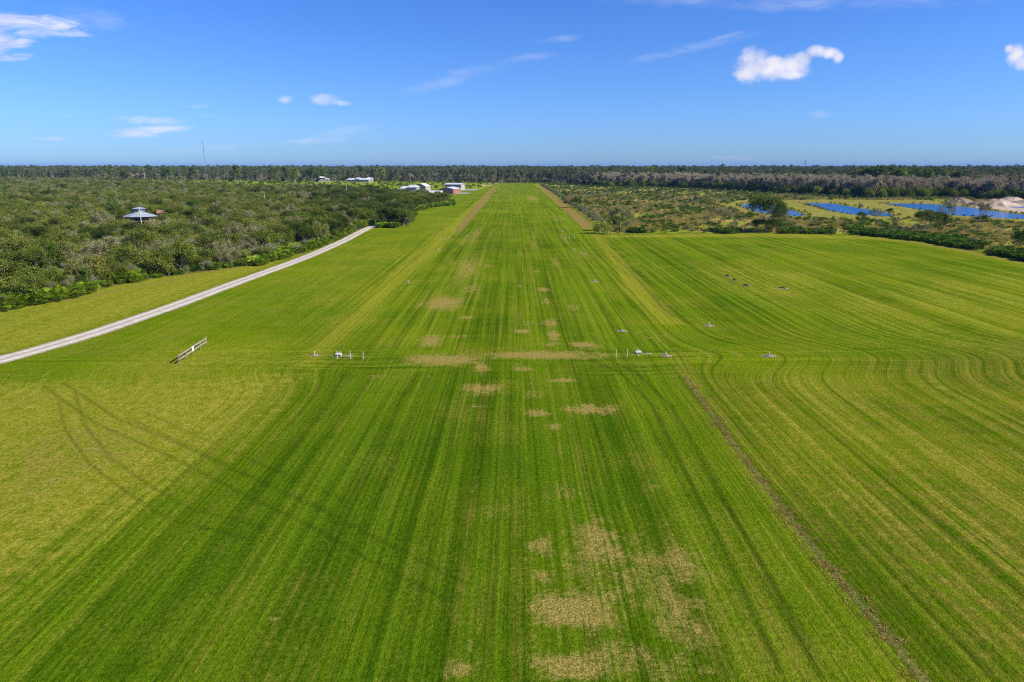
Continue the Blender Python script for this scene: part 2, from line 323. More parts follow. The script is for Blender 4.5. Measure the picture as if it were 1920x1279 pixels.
s0 = g.noise(g.xyz(g.m('MULTIPLY', row, 0.16), g.m('MULTIPLY', GY, 0.004), 9.0), 1.0, 2, 0.6)
h1 = g.noise(g.xyz(g.m('MULTIPLY', GX, 0.03), g.m('ADD', g.m('MULTIPLY', GY, 0.8), g.m('MULTIPLY', g.noise(gp, 0.06, 2), 3.0)), 2.0), 1.0, 2, 0.6)
h2 = g.noise(g.xyz(g.m('MULTIPLY', GX, 0.10), g.m('MULTIPLY', GY, 0.55), 12.0), 1.0, 3, 0.6)
st_v = g.m('ADD', g.m('ADD', g.m('MULTIPLY', s1, 0.5), g.m('MULTIPLY', s2, 0.25)), g.m('MULTIPLY', s0, 0.25))
mixb = g.node('ShaderNodeMix', data_type='FLOAT'); g.l.new(aBand, mixb.inputs[0]); g.l.new(st_v, mixb.inputs[2]); g.l.new(h1, mixb.inputs[3])
rows_v = g.m('ADD', 0.5, g.m('MULTIPLY', g.m('SUBTRACT', mixb.outputs[0], 0.5), aAmp))  # stripe darkness is directional sheen of mown grass, put into base colour
# two crossed fine cloud-like components keep the turf from reading as plain bands
tv = g.m('ADD', g.m('MULTIPLY', g.m('SUBTRACT', rows_v, 0.5), 3.8), g.m('ADD', g.m('MULTIPLY', g.m('SUBTRACT', n_mid, 0.5), 0.5), g.m('MULTIPLY', g.m('SUBTRACT', n_f, 0.5), 0.55)))
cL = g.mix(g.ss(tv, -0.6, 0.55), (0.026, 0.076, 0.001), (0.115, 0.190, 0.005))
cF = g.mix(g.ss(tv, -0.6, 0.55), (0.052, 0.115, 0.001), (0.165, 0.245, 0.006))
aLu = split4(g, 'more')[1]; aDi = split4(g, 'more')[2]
cA = g.mix(aLu, cF, cL)  # near turf darker, far turf brighter: light on blades painted into colour
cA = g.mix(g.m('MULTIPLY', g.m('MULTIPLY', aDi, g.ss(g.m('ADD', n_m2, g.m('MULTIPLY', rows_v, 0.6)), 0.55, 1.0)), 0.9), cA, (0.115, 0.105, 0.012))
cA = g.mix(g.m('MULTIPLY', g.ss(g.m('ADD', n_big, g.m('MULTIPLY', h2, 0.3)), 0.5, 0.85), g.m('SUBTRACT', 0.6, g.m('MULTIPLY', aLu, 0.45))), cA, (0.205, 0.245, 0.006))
def masked(a_, amt, lo=0.35, hi=0.65, cap=1.0, n_=None):
    q = g.m('ADD', a_, g.m('MULTIPLY', g.m('SUBTRACT', n_ if n_ is not None else n_m2, 0.5), amt))
    return g.m('MULTIPLY', g.m('MULTIPLY', g.ss(q, lo, hi), g.ss(a_, 0.0, 0.12)), cap)
sw = g.noise(g.xyz(g.m('MULTIPLY', row, 1.5), g.m('MULTIPLY', GY, 0.008), 20.0), 1.0, 3, 0.65)
dl = g.noise(g.xyz(g.m('MULTIPLY', row, 1.1), g.m('MULTIPLY', GY, 0.004), 31.0), 1.0, 1, 0.5)
strw = g.m('ADD', g.m('ADD', g.m('MULTIPLY', sw, 0.65), g.m('MULTIPLY', g.noise(gp, 0.09, 3, 0.6), 0.45)), g.m('ADD', g.m('MULTIPLY', n_m2, 0.3), g.m('MULTIPLY', n_f, 0.15)))
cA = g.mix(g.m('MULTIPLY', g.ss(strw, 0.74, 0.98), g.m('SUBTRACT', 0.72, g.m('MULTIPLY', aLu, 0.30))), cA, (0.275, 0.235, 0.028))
cA = g.mix(g.m('MULTIPLY', g.m('MULTIPLY', g.ss(g.m('ABSOLUTE', g.m('SUBTRACT', dl, 0.5)), 0.035, 0.0), aAmp), 0.42), cA, (0.035, 0.065, 0.002))
# olive
olc = g.mix(g.ss(g.m('ADD', g.m('MULTIPLY', n_m2, 0.5), g.m('ADD', g.m('MULTIPLY', n_f, 0.35), g.m('MULTIPLY', rows_v, 0.5))), 0.5, 0.85), (0.165, 0.195, 0.004), (0.39, 0.335, 0.042))
c = g.mix(g.m('MULTIPLY', masked(g.m('ADD', aO, g.m('MULTIPLY', g.m('SUBTRACT', rows_v, 0.5), 1.8)), 0.9, 0.15, 1.0, n_=n_m2), 0.78), cA, olc)
# yellow
ylc = g.mix(g.ss(g.m('ADD', n_f, g.m('MULTIPLY', s2, 0.6)), 0.6, 1.0), (0.18, 0.215, 0.005), (0.35, 0.315, 0.030))
c = g.mix(g.m('MULTIPLY', masked(g.m('ADD', aYl, g.m('MULTIPLY', g.m('SUBTRACT', rows_v, 0.5), 1.4)), 1.0, 0.25, 1.15), 0.85), c, ylc)
# meadow, marsh and berm grass
mrc = g.mix(g.ss(n_mid, 0.38, 0.6), (0.15, 0.22, 0.015), (0.34, 0.35, 0.03))
mrc = g.mix(g.ss(g.noise(gp, 0.05, 4, 0.6), 0.48, 0.60), mrc, (0.42, 0.29, 0.10))
mrc = g.mix(g.ss(g.noise(gp, 0.5, 4, 0.7), 0.5, 0.68), mrc, (0.07, 0.10, 0.02))
c = g.mix(masked(aMe, 0.3, 0.3, 0.6), c, g.mix(g.ss(n_mid, 0.42, 0.62), (0.17, 0.24, 0.012), (0.32, 0.36, 0.03)))
c = g.mix(masked(aM, 0.25, 0.35, 0.65), c, mrc)
c = g.mix(masked(aBe, 0.3, 0.3, 0.6), c, g.mix(g.ss(g.m('ADD', n_mid, g.m('MULTIPLY', n_m2, 0.4)), 0.55, 0.85), (0.15, 0.20, 0.015), (0.36, 0.275, 0.075)))
# brown
brc = g.mix(g.ss(n_f, 0.35, 0.65), (0.17, 0.13, 0.022), (0.33, 0.225, 0.07))
c = g.mix(masked(aB, 0.9, 0.35, 0.85, 0.9), c, brc)
# windrow
c = g.mix(masked(aW, 0.9, 0.3, 0.8, 0.85, n_f), c, g.mix(g.ss(n_ff, 0.4, 0.6), (0.10, 0.075, 0.02), (0.30, 0.22, 0.09)))
# dead straw patches
tnc = g.mix(g.ss(n_ff, 0.3, 0.7), (0.165, 0.155, 0.018), (0.43, 0.305, 0.085))
tn_n = g.m('ADD', g.m('ADD', g.m('MULTIPLY', n_f, 0.42), g.m('MULTIPLY', g.m('SUBTRACT', g.noise(gp, 0.4, 3, 0.6), 0.5), 0.7)), g.m('ADD', g.m('MULTIPLY', n_m2, 0.6), g.m('MULTIPLY', g.m('SUBTRACT', s2, 0.5), 0.5)))
c = g.mix(masked(aT, 1.5, 0.28, 0.9, 0.92, tn_n), c, tnc)
# dark wheel tracks, and the dark line left of the windrow
c = g.mix(masked(aD, 0.9, 0.12, 0.8, 0.6, n_m2), c, (0.03, 0.055, 0.004))
# thicket floor and sand
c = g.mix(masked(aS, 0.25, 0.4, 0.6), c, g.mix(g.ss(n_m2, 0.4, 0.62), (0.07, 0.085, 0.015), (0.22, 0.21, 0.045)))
c = g.mix(masked(aSa, 0.5, 0.35, 0.6, n_=n_mid), c, g.mix(g.ss(n_mid, 0.35, 0.65), (0.40, 0.27, 0.19), (0.62, 0.50, 0.40)))
# blade-scale tone
grain = g.m('ADD', g.m('MULTIPLY', n_ff, 0.75), g.m('MULTIPLY', n_f, 0.55))
c = g.scale(c, g.lin(grain, 0.44, 0.86, 0.50, 1.50))
bs = g.node('ShaderNodeBsdfPrincipled'); g.l.new(c, bs.inputs['Base Color']); bs.inputs['Roughness'].default_value = 0.85
bs.inputs['Specular IOR Level'].default_value = 0.0
bp = g.node('ShaderNodeBump'); bp.inputs['Strength'].default_value = 0.75; bp.inputs['Distance'].default_value = 0.14
g.l.new(g.m('ADD', g.m('ADD', n_ff, g.m('MULTIPLY', n_f, 1.6)), g.m('MULTIPLY', s2, 0.5)), bp.inputs['Height']); g.l.new(bp.outputs[0], bs.inputs['Normal'])
out = g.node('ShaderNodeOutputMaterial'); g.l.new(bs.outputs[0], out.inputs[0])
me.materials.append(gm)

# ---------------------------------------------------------------- generic materials
def plain(name, col, rough=0.7, spec=0.3, metal=0.0, var=0.12, scale=3.0, bump=0.0, col2=None):
    m, n = new_mat(name)
    tc = n.node('ShaderNodeTexCoord').outputs['Object']
    nz = n.noise(tc, scale, 4, 0.6)
    c1 = tuple(x*(1-var) for x in col); c2 = col2 or tuple(min(1, x*(1+var)) for x in col)
    b_ = n.node('ShaderNodeBsdfPrincipled'); n.l.new(n.mix(n.ss(nz, 0.3, 0.7), c1, c2), b_.inputs['Base Color'])
    b_.inputs['Roughness'].default_value = rough; b_.inputs['Specular IOR Level'].default_value = spec; b_.inputs['Metallic'].default_value = metal
    if bump:
        q = n.node('ShaderNodeBump'); q.inputs['Strength'].default_value = 0.6; q.inputs['Distance'].default_value = bump
        n.l.new(n.noise(tc, scale*4, 3), q.inputs['Height']); n.l.new(q.outputs[0], b_.inputs['Normal'])
    o_ = n.node('ShaderNodeOutputMaterial'); n.l.new(b_.outputs[0], o_.inputs[0]); return m
def ribbed(name, col, axis=0, period=0.6, rough=0.45, metal=0.0, dirt=0.25):
    m, n = new_mat(name)
    tc = n.node('ShaderNodeTexCoord').outputs['Object']; s_ = n.node('ShaderNodeSeparateXYZ'); n.l.new(tc, s_.inputs[0])
    wv = n.m('SINE', n.m('MULTIPLY', n.m('ADD', s_.outputs[0], n.m('MULTIPLY', s_.outputs[1], 1.0)), 6.283/period)) if axis == 2 else n.m('SINE', n.m('MULTIPLY', s_.outputs[axis], 6.283/period))
    nz = n.noise(tc, 0.5, 4, 0.6)
    b_ = n.node('ShaderNodeBsdfPrincipled')
    n.l.new(n.mix(n.m('MULTIPLY', n.ss(nz, 0.4, 0.75), dirt), col, tuple(x*0.55 for x in col)), b_.inputs['Base Color'])
    b_.inputs['Roughness'].default_value = rough; b_.inputs['Metallic'].default_value = metal
    q = n.node('ShaderNodeBump'); q.inputs['Strength'].default_value = 0.5; q.inputs['Distance'].default_value = 0.05
    n.l.new(wv, q.inputs['Height']); n.l.new(q.outputs[0], b_.inputs['Normal'])
    o_ = n.node('ShaderNodeOutputMaterial'); n.l.new(b_.outputs[0], o_.inputs[0]); return m
def leafmat(name, ca, cb, cc=None, trans=0.25, clump=0.55):
    """leaf colour varies leaf clump to leaf clump and plant to plant"""
    m, n = new_mat(name)
    oi = n.node('ShaderNodeObjectInfo'); tc = n.node('ShaderNodeTexCoord').outputs['Object']
    va = n.node('ShaderNodeVectorMath', operation='ADD'); n.l.new(tc, va.inputs[0])
    n.l.new(n.xyz(n.m('MULTIPLY', oi.outputs['Random'], 37.0), 0.0, 0.0), va.inputs[1])
    k1 = n.noise(va.outputs[0], clump, 3, 0.6); k2 = n.noise(va.outputs[0], 4.0, 2, 0.6)
    f = n.ss(n.m('ADD', n.m('MULTIPLY', k1, 0.65), n.m('MULTIPLY', k2, 0.35)), 0.34, 0.66)
    col = n.mix(f, ca, cb)
    if cc: col = n.mix(n.m('MULTIPLY', n.ss(oi.outputs['Random'], 0.45, 1.0), 0.75), col, cc)
    col = n.scale(col, n.lin(n.m('FRACT', n.m('MULTIPLY', oi.outputs['Random'], 7.31)), 0, 1, 0.72, 1.28))
    d1 = n.node('ShaderNodeBsdfDiffuse'); n.l.new(col, d1.inputs[0])
    t1 = n.node('ShaderNodeBsdfTranslucent'); n.l.new(n.scale(col, 1.15), t1.inputs[0])
    mx_ = n.node('ShaderNodeMixShader'); mx_.inputs[0].default_value = trans; n.l.new(d1.outputs[0], mx_.inputs[1]); n.l.new(t1.outputs[0], mx_.inputs[2])
    o_ = n.node('ShaderNodeOutputMaterial'); n.l.new(mx_.outputs[0], o_.inputs[0]); return m
LM = dict(
 oak=leafmat('oak_leaf', (0.055,0.092,0.008), (0.23,0.275,0.034), (0.29,0.285,0.060)),
 grey=leafmat('lichen_twig', (0.13,0.145,0.040), (0.32,0.31,0.125), (0.24,0.265,0.06), 0.1),
 dark=leafmat('live_oak_leaf', (0.030,0.055,0.008), (0.110,0.155,0.024), (0.140,0.180,0.024)),
 pine=leafmat('pine_needle', (0.055,0.115,0.010), (0.125,0.22,0.018)),
 farp=leafmat('far_pine_needle', (0.065,0.10,0.028), (0.175,0.21,0.065), (0.22,0.205,0.10), 0.15, 0.3),
 pal=leafmat('palmetto_leaf', (0.10,0.18,0.008), (0.30,0.42,0.030), (0.26,0.34,0.030), 0.3),
 paldark=leafmat('palmetto_leaf_dark', (0.045,0.095,0.010), (0.125,0.215,0.020), None, 0.25),
 palm=leafmat('palm_leaf', (0.045,0.075,0.020), (0.13,0.19,0.05), None, 0.2),
 cyp=leafmat('bare_twig', (0.28,0.22,0.105), (0.48,0.39,0.225), (0.32,0.31,0.08), 0.05, 0.3),
 under=leafmat('understory_leaf', (0.055,0.090,0.016), (0.18,0.235,0.035), (0.28,0.32,0.045), 0.2, 0.3),
 shrub=leafmat('shrub_leaf', (0.12,0.135,0.04), (0.27,0.27,0.11), (0.17,0.23,0.04), 0.15),
 straw=leafmat('straw_blade', (0.27,0.20,0.055), (0.50,0.38,0.12), (0.30,0.33,0.04), 0.3),
 flower=leafmat('orange_blossom', (0.36,0.09,0.03), (0.60,0.20,0.07)),
 clip=leafmat('cut_grass', (0.17,0.115,0.025), (0.40,0.275,0.075), None, 0.1, 2.0))
BARK = plain('oak_bark', (0.31,0.275,0.155), 0.9, 0.1, var=0.45, scale=4)
STEM = plain('palmetto_stem', (0.16,0.17,0.05), 0.9, 0.1, var=0.3)
BARKS = plain('shrub_bark', (0.27,0.25,0.17), 0.9, 0.1, var=0.4, scale=4)
BARKP = plain('pine_bark', (0.27,0.22,0.17), 0.9, 0.1, var=0.3, scale=3)
BARKC = plain('cypress_bark', (0.46,0.385,0.25), 0.9, 0.1, var=0.3, scale=2)

# ---------------------------------------------------------------- mesh building
def quad_mesh(name, Q, mats, idx=None):
    n = len(Q); m = bpy.data.meshes.new(name)
    m.vertices.add(n*4); m.vertices.foreach_set('co', np.asarray(Q, np.float32).ravel())
    m.loops.add(n*4); m.loops.foreach_set('vertex_index', np.arange(n*4, dtype=np.int32))
    m.polygons.add(n); m.polygons.foreach_set('loop_start', (np.arange(n)*4).astype(np.int32))
    for x in mats: m.materials.append(x)
    if idx is not None: m.polygons.foreach_set('material_index', np.asarray(idx, np.int32))
    m.update(calc_edges=True); return m
def tubes(S, sides=4):
    S = np.asarray(S, float)
    if not len(S): return np.zeros((0, 4, 3))
    p0, p1, r0, r1 = S[:, 0:3], S[:, 3:6], S[:, 6], S[:, 7]
    d_ = p1-p0; d_ /= np.maximum(np.linalg.norm(d_, axis=1), 1e-9)[:, None]
    ref = np.where(np.abs(d_[:, 2:3]) > 0.9, [[1., 0, 0]], [[0, 0, 1.]])
    u = np.cross(d_, ref); u /= np.linalg.norm(u, axis=1)[:, None]; v = np.cross(d_, u)
    out_ = []
    for k in range(sides):
        a, b_ = 2*math.pi*k/sides, 2*math.pi*(k+1)/sides
        ea = u*math.cos(a)+v*math.sin(a); eb = u*math.cos(b_)+v*math.sin(b_)
        out_.append(np.stack([p0+ea*r0[:, None], p0+eb*r0[:, None], p1+eb*r1[:, None], p1+ea*r1[:, None]], 1))
    return np.concatenate(out_)
def leaves(C, size, rs, aspect=0.6, up=0.0):
    n = len(C); nn = rs.normal(size=(n, 3)); nn[:, 2] = np.abs(nn[:, 2])+up; nn /= np.linalg.norm(nn, axis=1)[:, None]
    t = rs.normal(size=(n, 3)); u = np.cross(nn, t); u /= np.linalg.norm(u, axis=1)[:, None]; v = np.cross(nn, u)
    s = size*rs.uniform(0.6, 1.4, n)[:, None]; u = u*s; v = v*s*aspect
    return np.stack([C-u, C-v, C+u, C+v], 1)
def strips(C, Dv, L, wd, rs):
    n = len(C); Dv = Dv/np.linalg.norm(Dv, axis=1)[:, None]
    sd = np.cross(Dv, rs.normal(size=(n, 3))); sd /= np.linalg.norm(sd, axis=1)[:, None]
    L = L*rs.uniform(0.6, 1.3, n)[:, None]; sd = sd*wd
    return np.stack([C-sd, C+sd, C+Dv*L+sd*0.3, C+Dv*L-sd*0.3], 1)
def skeleton(seed, H, spread, nm, depth=3, up=0.35, r0=0.14, trunk=0.28, wob=0.25):
    rng = random.Random(seed); S = []; T = []
    def grow(p, d_, L, r, dep):
        n = 3
        for i in range(n):
            d_ = (d_ + Vector((rng.gauss(0, wob), rng.gauss(0, wob), rng.gauss(0, wob*0.6)))).normalized()
            q = p + d_*L/n; r2 = r*0.86; S.append((*p, *q, r, r2)); p, r = q, r2
            if dep <= 1 and i > 0: T.append((tuple(p), tuple(d_)))
        if dep == 0: T.append((tuple(p), tuple(d_))); return
        for k in range(rng.choice((2, 3, 3))):
            a = rng.uniform(0, 6.283); tilt = rng.uniform(0.4, 0.95)
            ax = d_.orthogonal().normalized(); ax.rotate(__import__('mathutils').Quaternion(d_, a))
            nd = (d_*math.cos(tilt) + ax*math.sin(tilt) + Vector((0, 0, up*0.5))).normalized()
            grow(p, nd, L*rng.uniform(0.6, 0.82), r*0.62, dep-1)
    base = Vector((0, 0, -0.1)); top = Vector((rng.uniform(-.2, .2), rng.uniform(-.2, .2), H*trunk))
    S.append((*base, *top, r0*1.25, r0))
    for k in range(nm):
        a = 6.283*k/nm + rng.uniform(-.5, .5); tl = rng.uniform(0.45, 1.0)*spread
        grow(top, Vector((math.cos(a)*tl, math.sin(a)*tl, 1)).normalized(), H*0.36, r0*0.6, depth)
    S = np.array(S); C = np.array([t[0] for t in T]); Dd = np.array([t[1] for t in T])
    zt = np.percentile(C[:, 2], 96); f = H*0.93/zt; S[:, [2, 5]] *= f; C[:, 2] *= f
    return S, C, Dd
PROTO = {}
class Proto:
    def __init__(s, kind, trunkQ, crownQ, bark, leaf, crown_name='crown', trunk_name='trunk'):
        s.kind = kind; s.cn = crown_name; s.tn = trunk_name
        s.trunk = quad_mesh(kind+'_trunk', trunkQ, [bark]) if len(trunkQ) else None
        s.crown = quad_mesh(kind+'_crown', crownQ, [leaf])
        QQ = np.concatenate([trunkQ, crownQ]); ix = np.r_[np.zeros(len(trunkQ)), np.ones(len(crownQ))]
        s.both = quad_mesh(kind, QQ, [bark, leaf], ix)
def add_proto(key, pr): PROTO.setdefault(key, []).append(pr)
def oak(key, kind, seed, H, W, leaf, nleaf, lsize, spread=1.0, nm=4, depth=3, bare=0, bark=BARK, clump=0.42, aspect=0.6, trunk=0.22, twig=0.5, r0=0.13):
    rs_ = np.random.RandomState(seed); S, C, Dd = skeleton(seed, H, spread, nm, depth, r0=r0, trunk=trunk)
    rad = np.percentile(np.hypot(C[:, 0], C[:, 1]), 90); f = (W/2*0.9)/rad
    S[:, [0, 1, 3, 4]] *= f; C[:, :2] *= f
    TQ = tubes(S, 4); k = rs_.randint(0, len(C), nleaf)
    pos = C[k] + rs_.normal(size=(nleaf, 3))*clump; pos[:, 2] = np.maximum(pos[:, 2], 0.15)
    CQ = leaves(pos, lsize, rs_, aspect, 0.5)
    if bare:
        k = rs_.randint(0, len(C), bare); dd_ = Dd[k] + rs_.normal(size=(bare, 3))*0.7
        TQ = np.concatenate([TQ, strips(C[k]+rs_.normal(size=(bare, 3))*0.15, dd_, twig, 0.016*H/5+0.008, rs_)])
    add_proto(key, Proto(kind, TQ, CQ, bark, leaf))
for i in range(4): oak('oak', 'scrub_oak', 10+i, 4.4+0.5*i, 6.0+0.4*i, LM['oak'], 3400, 0.13, 1.3, 4, 3, bare=220)
for i in range(4): oak('grey', 'lichen_oak', 30+i, 4.6+0.6*i, 5.6, LM['grey'], 1900, 0.11, 1.1, 4, 3, bare=1100, clump=0.35, aspect=0.4, twig=0.55)
for i in range(3): oak('live', 'live_oak', 50+i, 8.0+i, 10.0+i, LM['dark'], 8500, 0.17, 1.3, 5, 4, bare=300, clump=0.6, r0=0.26)
for i in range(3): oak('shrub', 'marsh_shrub', 70+i, 2.6+0.5*i, 3.6, LM['shrub'], 700, 0.09, 1.2, 5, 2, bare=700, bark=BARKS, clump=0.35, aspect=0.45, trunk=0.06, r0=0.05, twig=0.5)
for i in range(3): oak('bush', 'green_bush', 80+i, 2.0+0.4*i, 3.4, LM['under'], 1500, 0.12, 1.4, 5, 2, clump=0.4, trunk=0.06, r0=0.05)
for i in range(3): oak('under', 'understory_oak', 90+i, 7.0+i, 9.0, LM['under'], 1500, 0.36, 1.3, 5, 3, clump=0.8, trunk=0.12, r0=0.2)
for i in range(3): oak('cyp', 'bare_cypress', 100+i, 15.0+i, 7.5, LM['cyp'], 700, 0.34, 0.55, 4, 3, bare=2200, bark=BARKC, clump=0.8, aspect=0.16, trunk=0.35, twig=1.7, r0=0.24)
for i in range(2): oak('fbroad', 'far_broadleaf', 110+i, 14.0+2*i, 10.0, LM['under'], 800, 0.65, 1.1, 4, 3, clump=1.1, trunk=0.25, r0=0.25)
def pine(key, kind, seed, H, W, leaf, ncl, per, lsize, low=0.45):
    rs_ = np.random.RandomState(seed); S = []; p = np.array([0, 0, -0.1]); n = 8
    pts = [p]
    for i in range(n): p = p + np.array([rs_.normal()*0.02*H/3, rs_.normal()*0.02*H/3, H/n]); pts.append(p)
    pts = np.array(pts); r = 0.012*H+0.05
    for i in range(n): S.append((*pts[i], *pts[i+1], r*(1-i/n*0.8), r*(1-(i+1)/n*0.8)))
    C = []
    for i in range(ncl):
        t = low + (1-low)*rs_.rand()**0.8; z = t*H; a = rs_.rand()*6.283; env = W/2*(0.35+0.65*math.sin(math.pi*min(1, (1-t)/(1-low)*0.8+0.15)))
        rad = env*rs_.uniform(0.35, 1); f = t*n; j = min(int(f), n-1); b0 = pts[j]+(pts[j+1]-pts[j])*(f-j)
        q = b0 + np.array([math.cos(a)*rad, math.sin(a)*rad, rad*0.35]); S.append((*b0, *q, 0.04+0.002*H, 0.02)); C.append(q)
    C = np.array(C); k = rs_.randint(0, ncl, ncl*per); pos = C[k] + rs_.normal(size=(len(k), 3))*np.array([1, 1, 0.6])*W*0.085
    add_proto(key, Proto(kind, tubes(S, 5), leaves(pos, lsize, rs_, 0.3, 0.2), BARKP, leaf))
for i in range(3): pine('pine', 'young_pine', 200+i, 9+1.5*i, 4.2+0.3*i, LM['pine'], 40, 55, 0.2, 0.4)
for i in range(4): pine('fpine', 'forest_pine', 210+i, 17+2.0*i, 7.5, LM['farp'], 34, 26, 0.62, 0.38)
def fan(C, dirv, rad, rs_, n=9):
    """one palmetto fan: n pointed segments spread about dirv"""
    dirv = dirv/np.linalg.norm(dirv); s = np.cross(dirv, [0, 0, 1.]); s /= max(np.linalg.norm(s), 1e-6); up_ = np.cross(s, dirv)
    Q = []
    for k in range(n):
        a = -1.35 + 2.7*k/(n-1); dd_ = dirv*math.cos(a) + s*math.sin(a) + up_*rs_.uniform(-.12, .12); dd_ /= np.linalg.norm(dd_)
        sd = np.cross(dd_, up_); sd /= np.linalg.norm(sd); L = rad*rs_.uniform(.85, 1.1); wd = rad*0.085
        mid = C + dd_*L*0.55; tip = C + dd_*L + np.array([0, 0, -0.12*rad])
        Q.append([C, mid-sd*wd, tip, mid+sd*wd])
    return Q
def palmetto(key, seed, nf, W, H, leaf, rad=0.55):
    rs_ = np.random.RandomState(seed); Q = []; S = []
    for i in range(nf):
        a = rs_.rand()*6.283; q = math.sqrt(rs_.rand())*W/2; base = np.array([math.cos(a)*q*0.7, math.sin(a)*q*0.7, 0.0])
        tip = np.array([math.cos(a)*q, math.sin(a)*q, H*rs_.uniform(0.12, 1)]); S.append((*base, *tip, 0.018, 0.012))
        Q += fan(tip, np.array([math.cos(a)*0.6+rs_.normal()*.4, math.sin(a)*0.6+rs_.normal()*.4, 0.75]), rad, rs_)
    add_proto(key, Proto('saw_palmetto', tubes(S, 3), np.array(Q), STEM, leaf, 'frond', 'stem'))
for i in range(3): palmetto('pal', 300+i, 85, 3.4, 1.5, LM['pal'], 0.7)
for i in range(3): palmetto('pald', 310+i, 70, 4.0, 1.4, LM['paldark'], 0.7)
def palm(seed, H):
    rs_ = np.random.RandomState(seed); S = []; p = np.array([0, 0, -0.1])
    for i in range(5): q = p+np.array([rs_.normal()*.04, rs_.normal()*.04, (H+0.1)/5]); S.append((*p, *q, 0.2, 0.18)); p = q
    Q = []
    for i in range(38):
        a = rs_.rand()*6.283; el = rs_.uniform(-0.7, 1.2); dv = np.array([math.cos(a)*math.cos(el), math.sin(a)*math.cos(el), math.sin(el)])
        c0 = p + dv*0.8; Q += fan(c0, dv, 0.95, rs_, 8); S.append((*p, *c0, 0.03, 0.02))
    add_proto('palm', Proto('cabbage_palm', tubes(S, 5), np.array(Q), BARKP, LM['palm'], 'frond'))
palm(400, 4.5); palm(401, 6.0)
def tuft(key, seed, n, H, W, leaf):
    rs_ = np.random.RandomState(seed); C = np.column_stack([rs_.normal(size=n)*W/4, rs_.normal(size=n)*W/4, np.zeros(n)])
    dv = np.column_stack([rs_.normal(size=n)*.35, rs_.normal(size=n)*.35, np.ones(n)])
    add_proto(key, Proto('grass_tuft', np.zeros((0, 4, 3)), strips(C, dv, H, 0.035, rs_), BARK, leaf))
for i in range(2): tuft('tuft', 500+i, 130, 0.95, 2.4, LM['straw'])
rs_ = np.random.RandomState(7)
for i in range(3):
    C = rs_.normal(size=(60, 3))*np.array([.22, .22, .035])+np.array([0, 0, .045])
    add_proto('clip', Proto('cut_grass', np.zeros((0, 4, 3)), leaves(C, 0.06, rs_, 0.4, 2.2), BARK, LM['clip']))

# ---------------------------------------------------------------- things and stuff
def tag(o, label=None, cat=None, group=None, kind=None):
    if label: o['label'] = label
    if cat: o['category'] = cat
    if group: o['group'] = group
    if kind: o['kind'] = kind
    return o
def empty(name, loc, rz=0.0, scl=None):
    o = bpy.data.objects.new(name, None); COL.objects.link(o); o.location = loc; o.rotation_euler = (0, 0, rz); o.empty_display_size = 0.3
    if scl is not None: o.scale = scl
    return o
def child(name, mesh, par):
    o = bpy.data.objects.new(name, mesh); COL.objects.link(o); o.parent = par; return o
def plant(key, i, xy, label, cat, group=None, scl=1.0, rz=0.0, z=0.0, zs=1.0, parts=True):
    pr = PROTO[key][i % len(PROTO[key])]
    s = (scl, scl, scl*zs)
    if parts and pr.trunk:
        e = empty(pr.kind, (xy[0], xy[1], z), rz, s); child(pr.tn, pr.trunk, e); child(pr.cn, pr.crown, e)
    else:
        e = bpy.data.objects.new(pr.kind, pr.both); COL.objects.link(e); e.location = (xy[0], xy[1], z); e.rotation_euler = (0, 0, rz); e.scale = s
    return tag(e, label, cat, group)
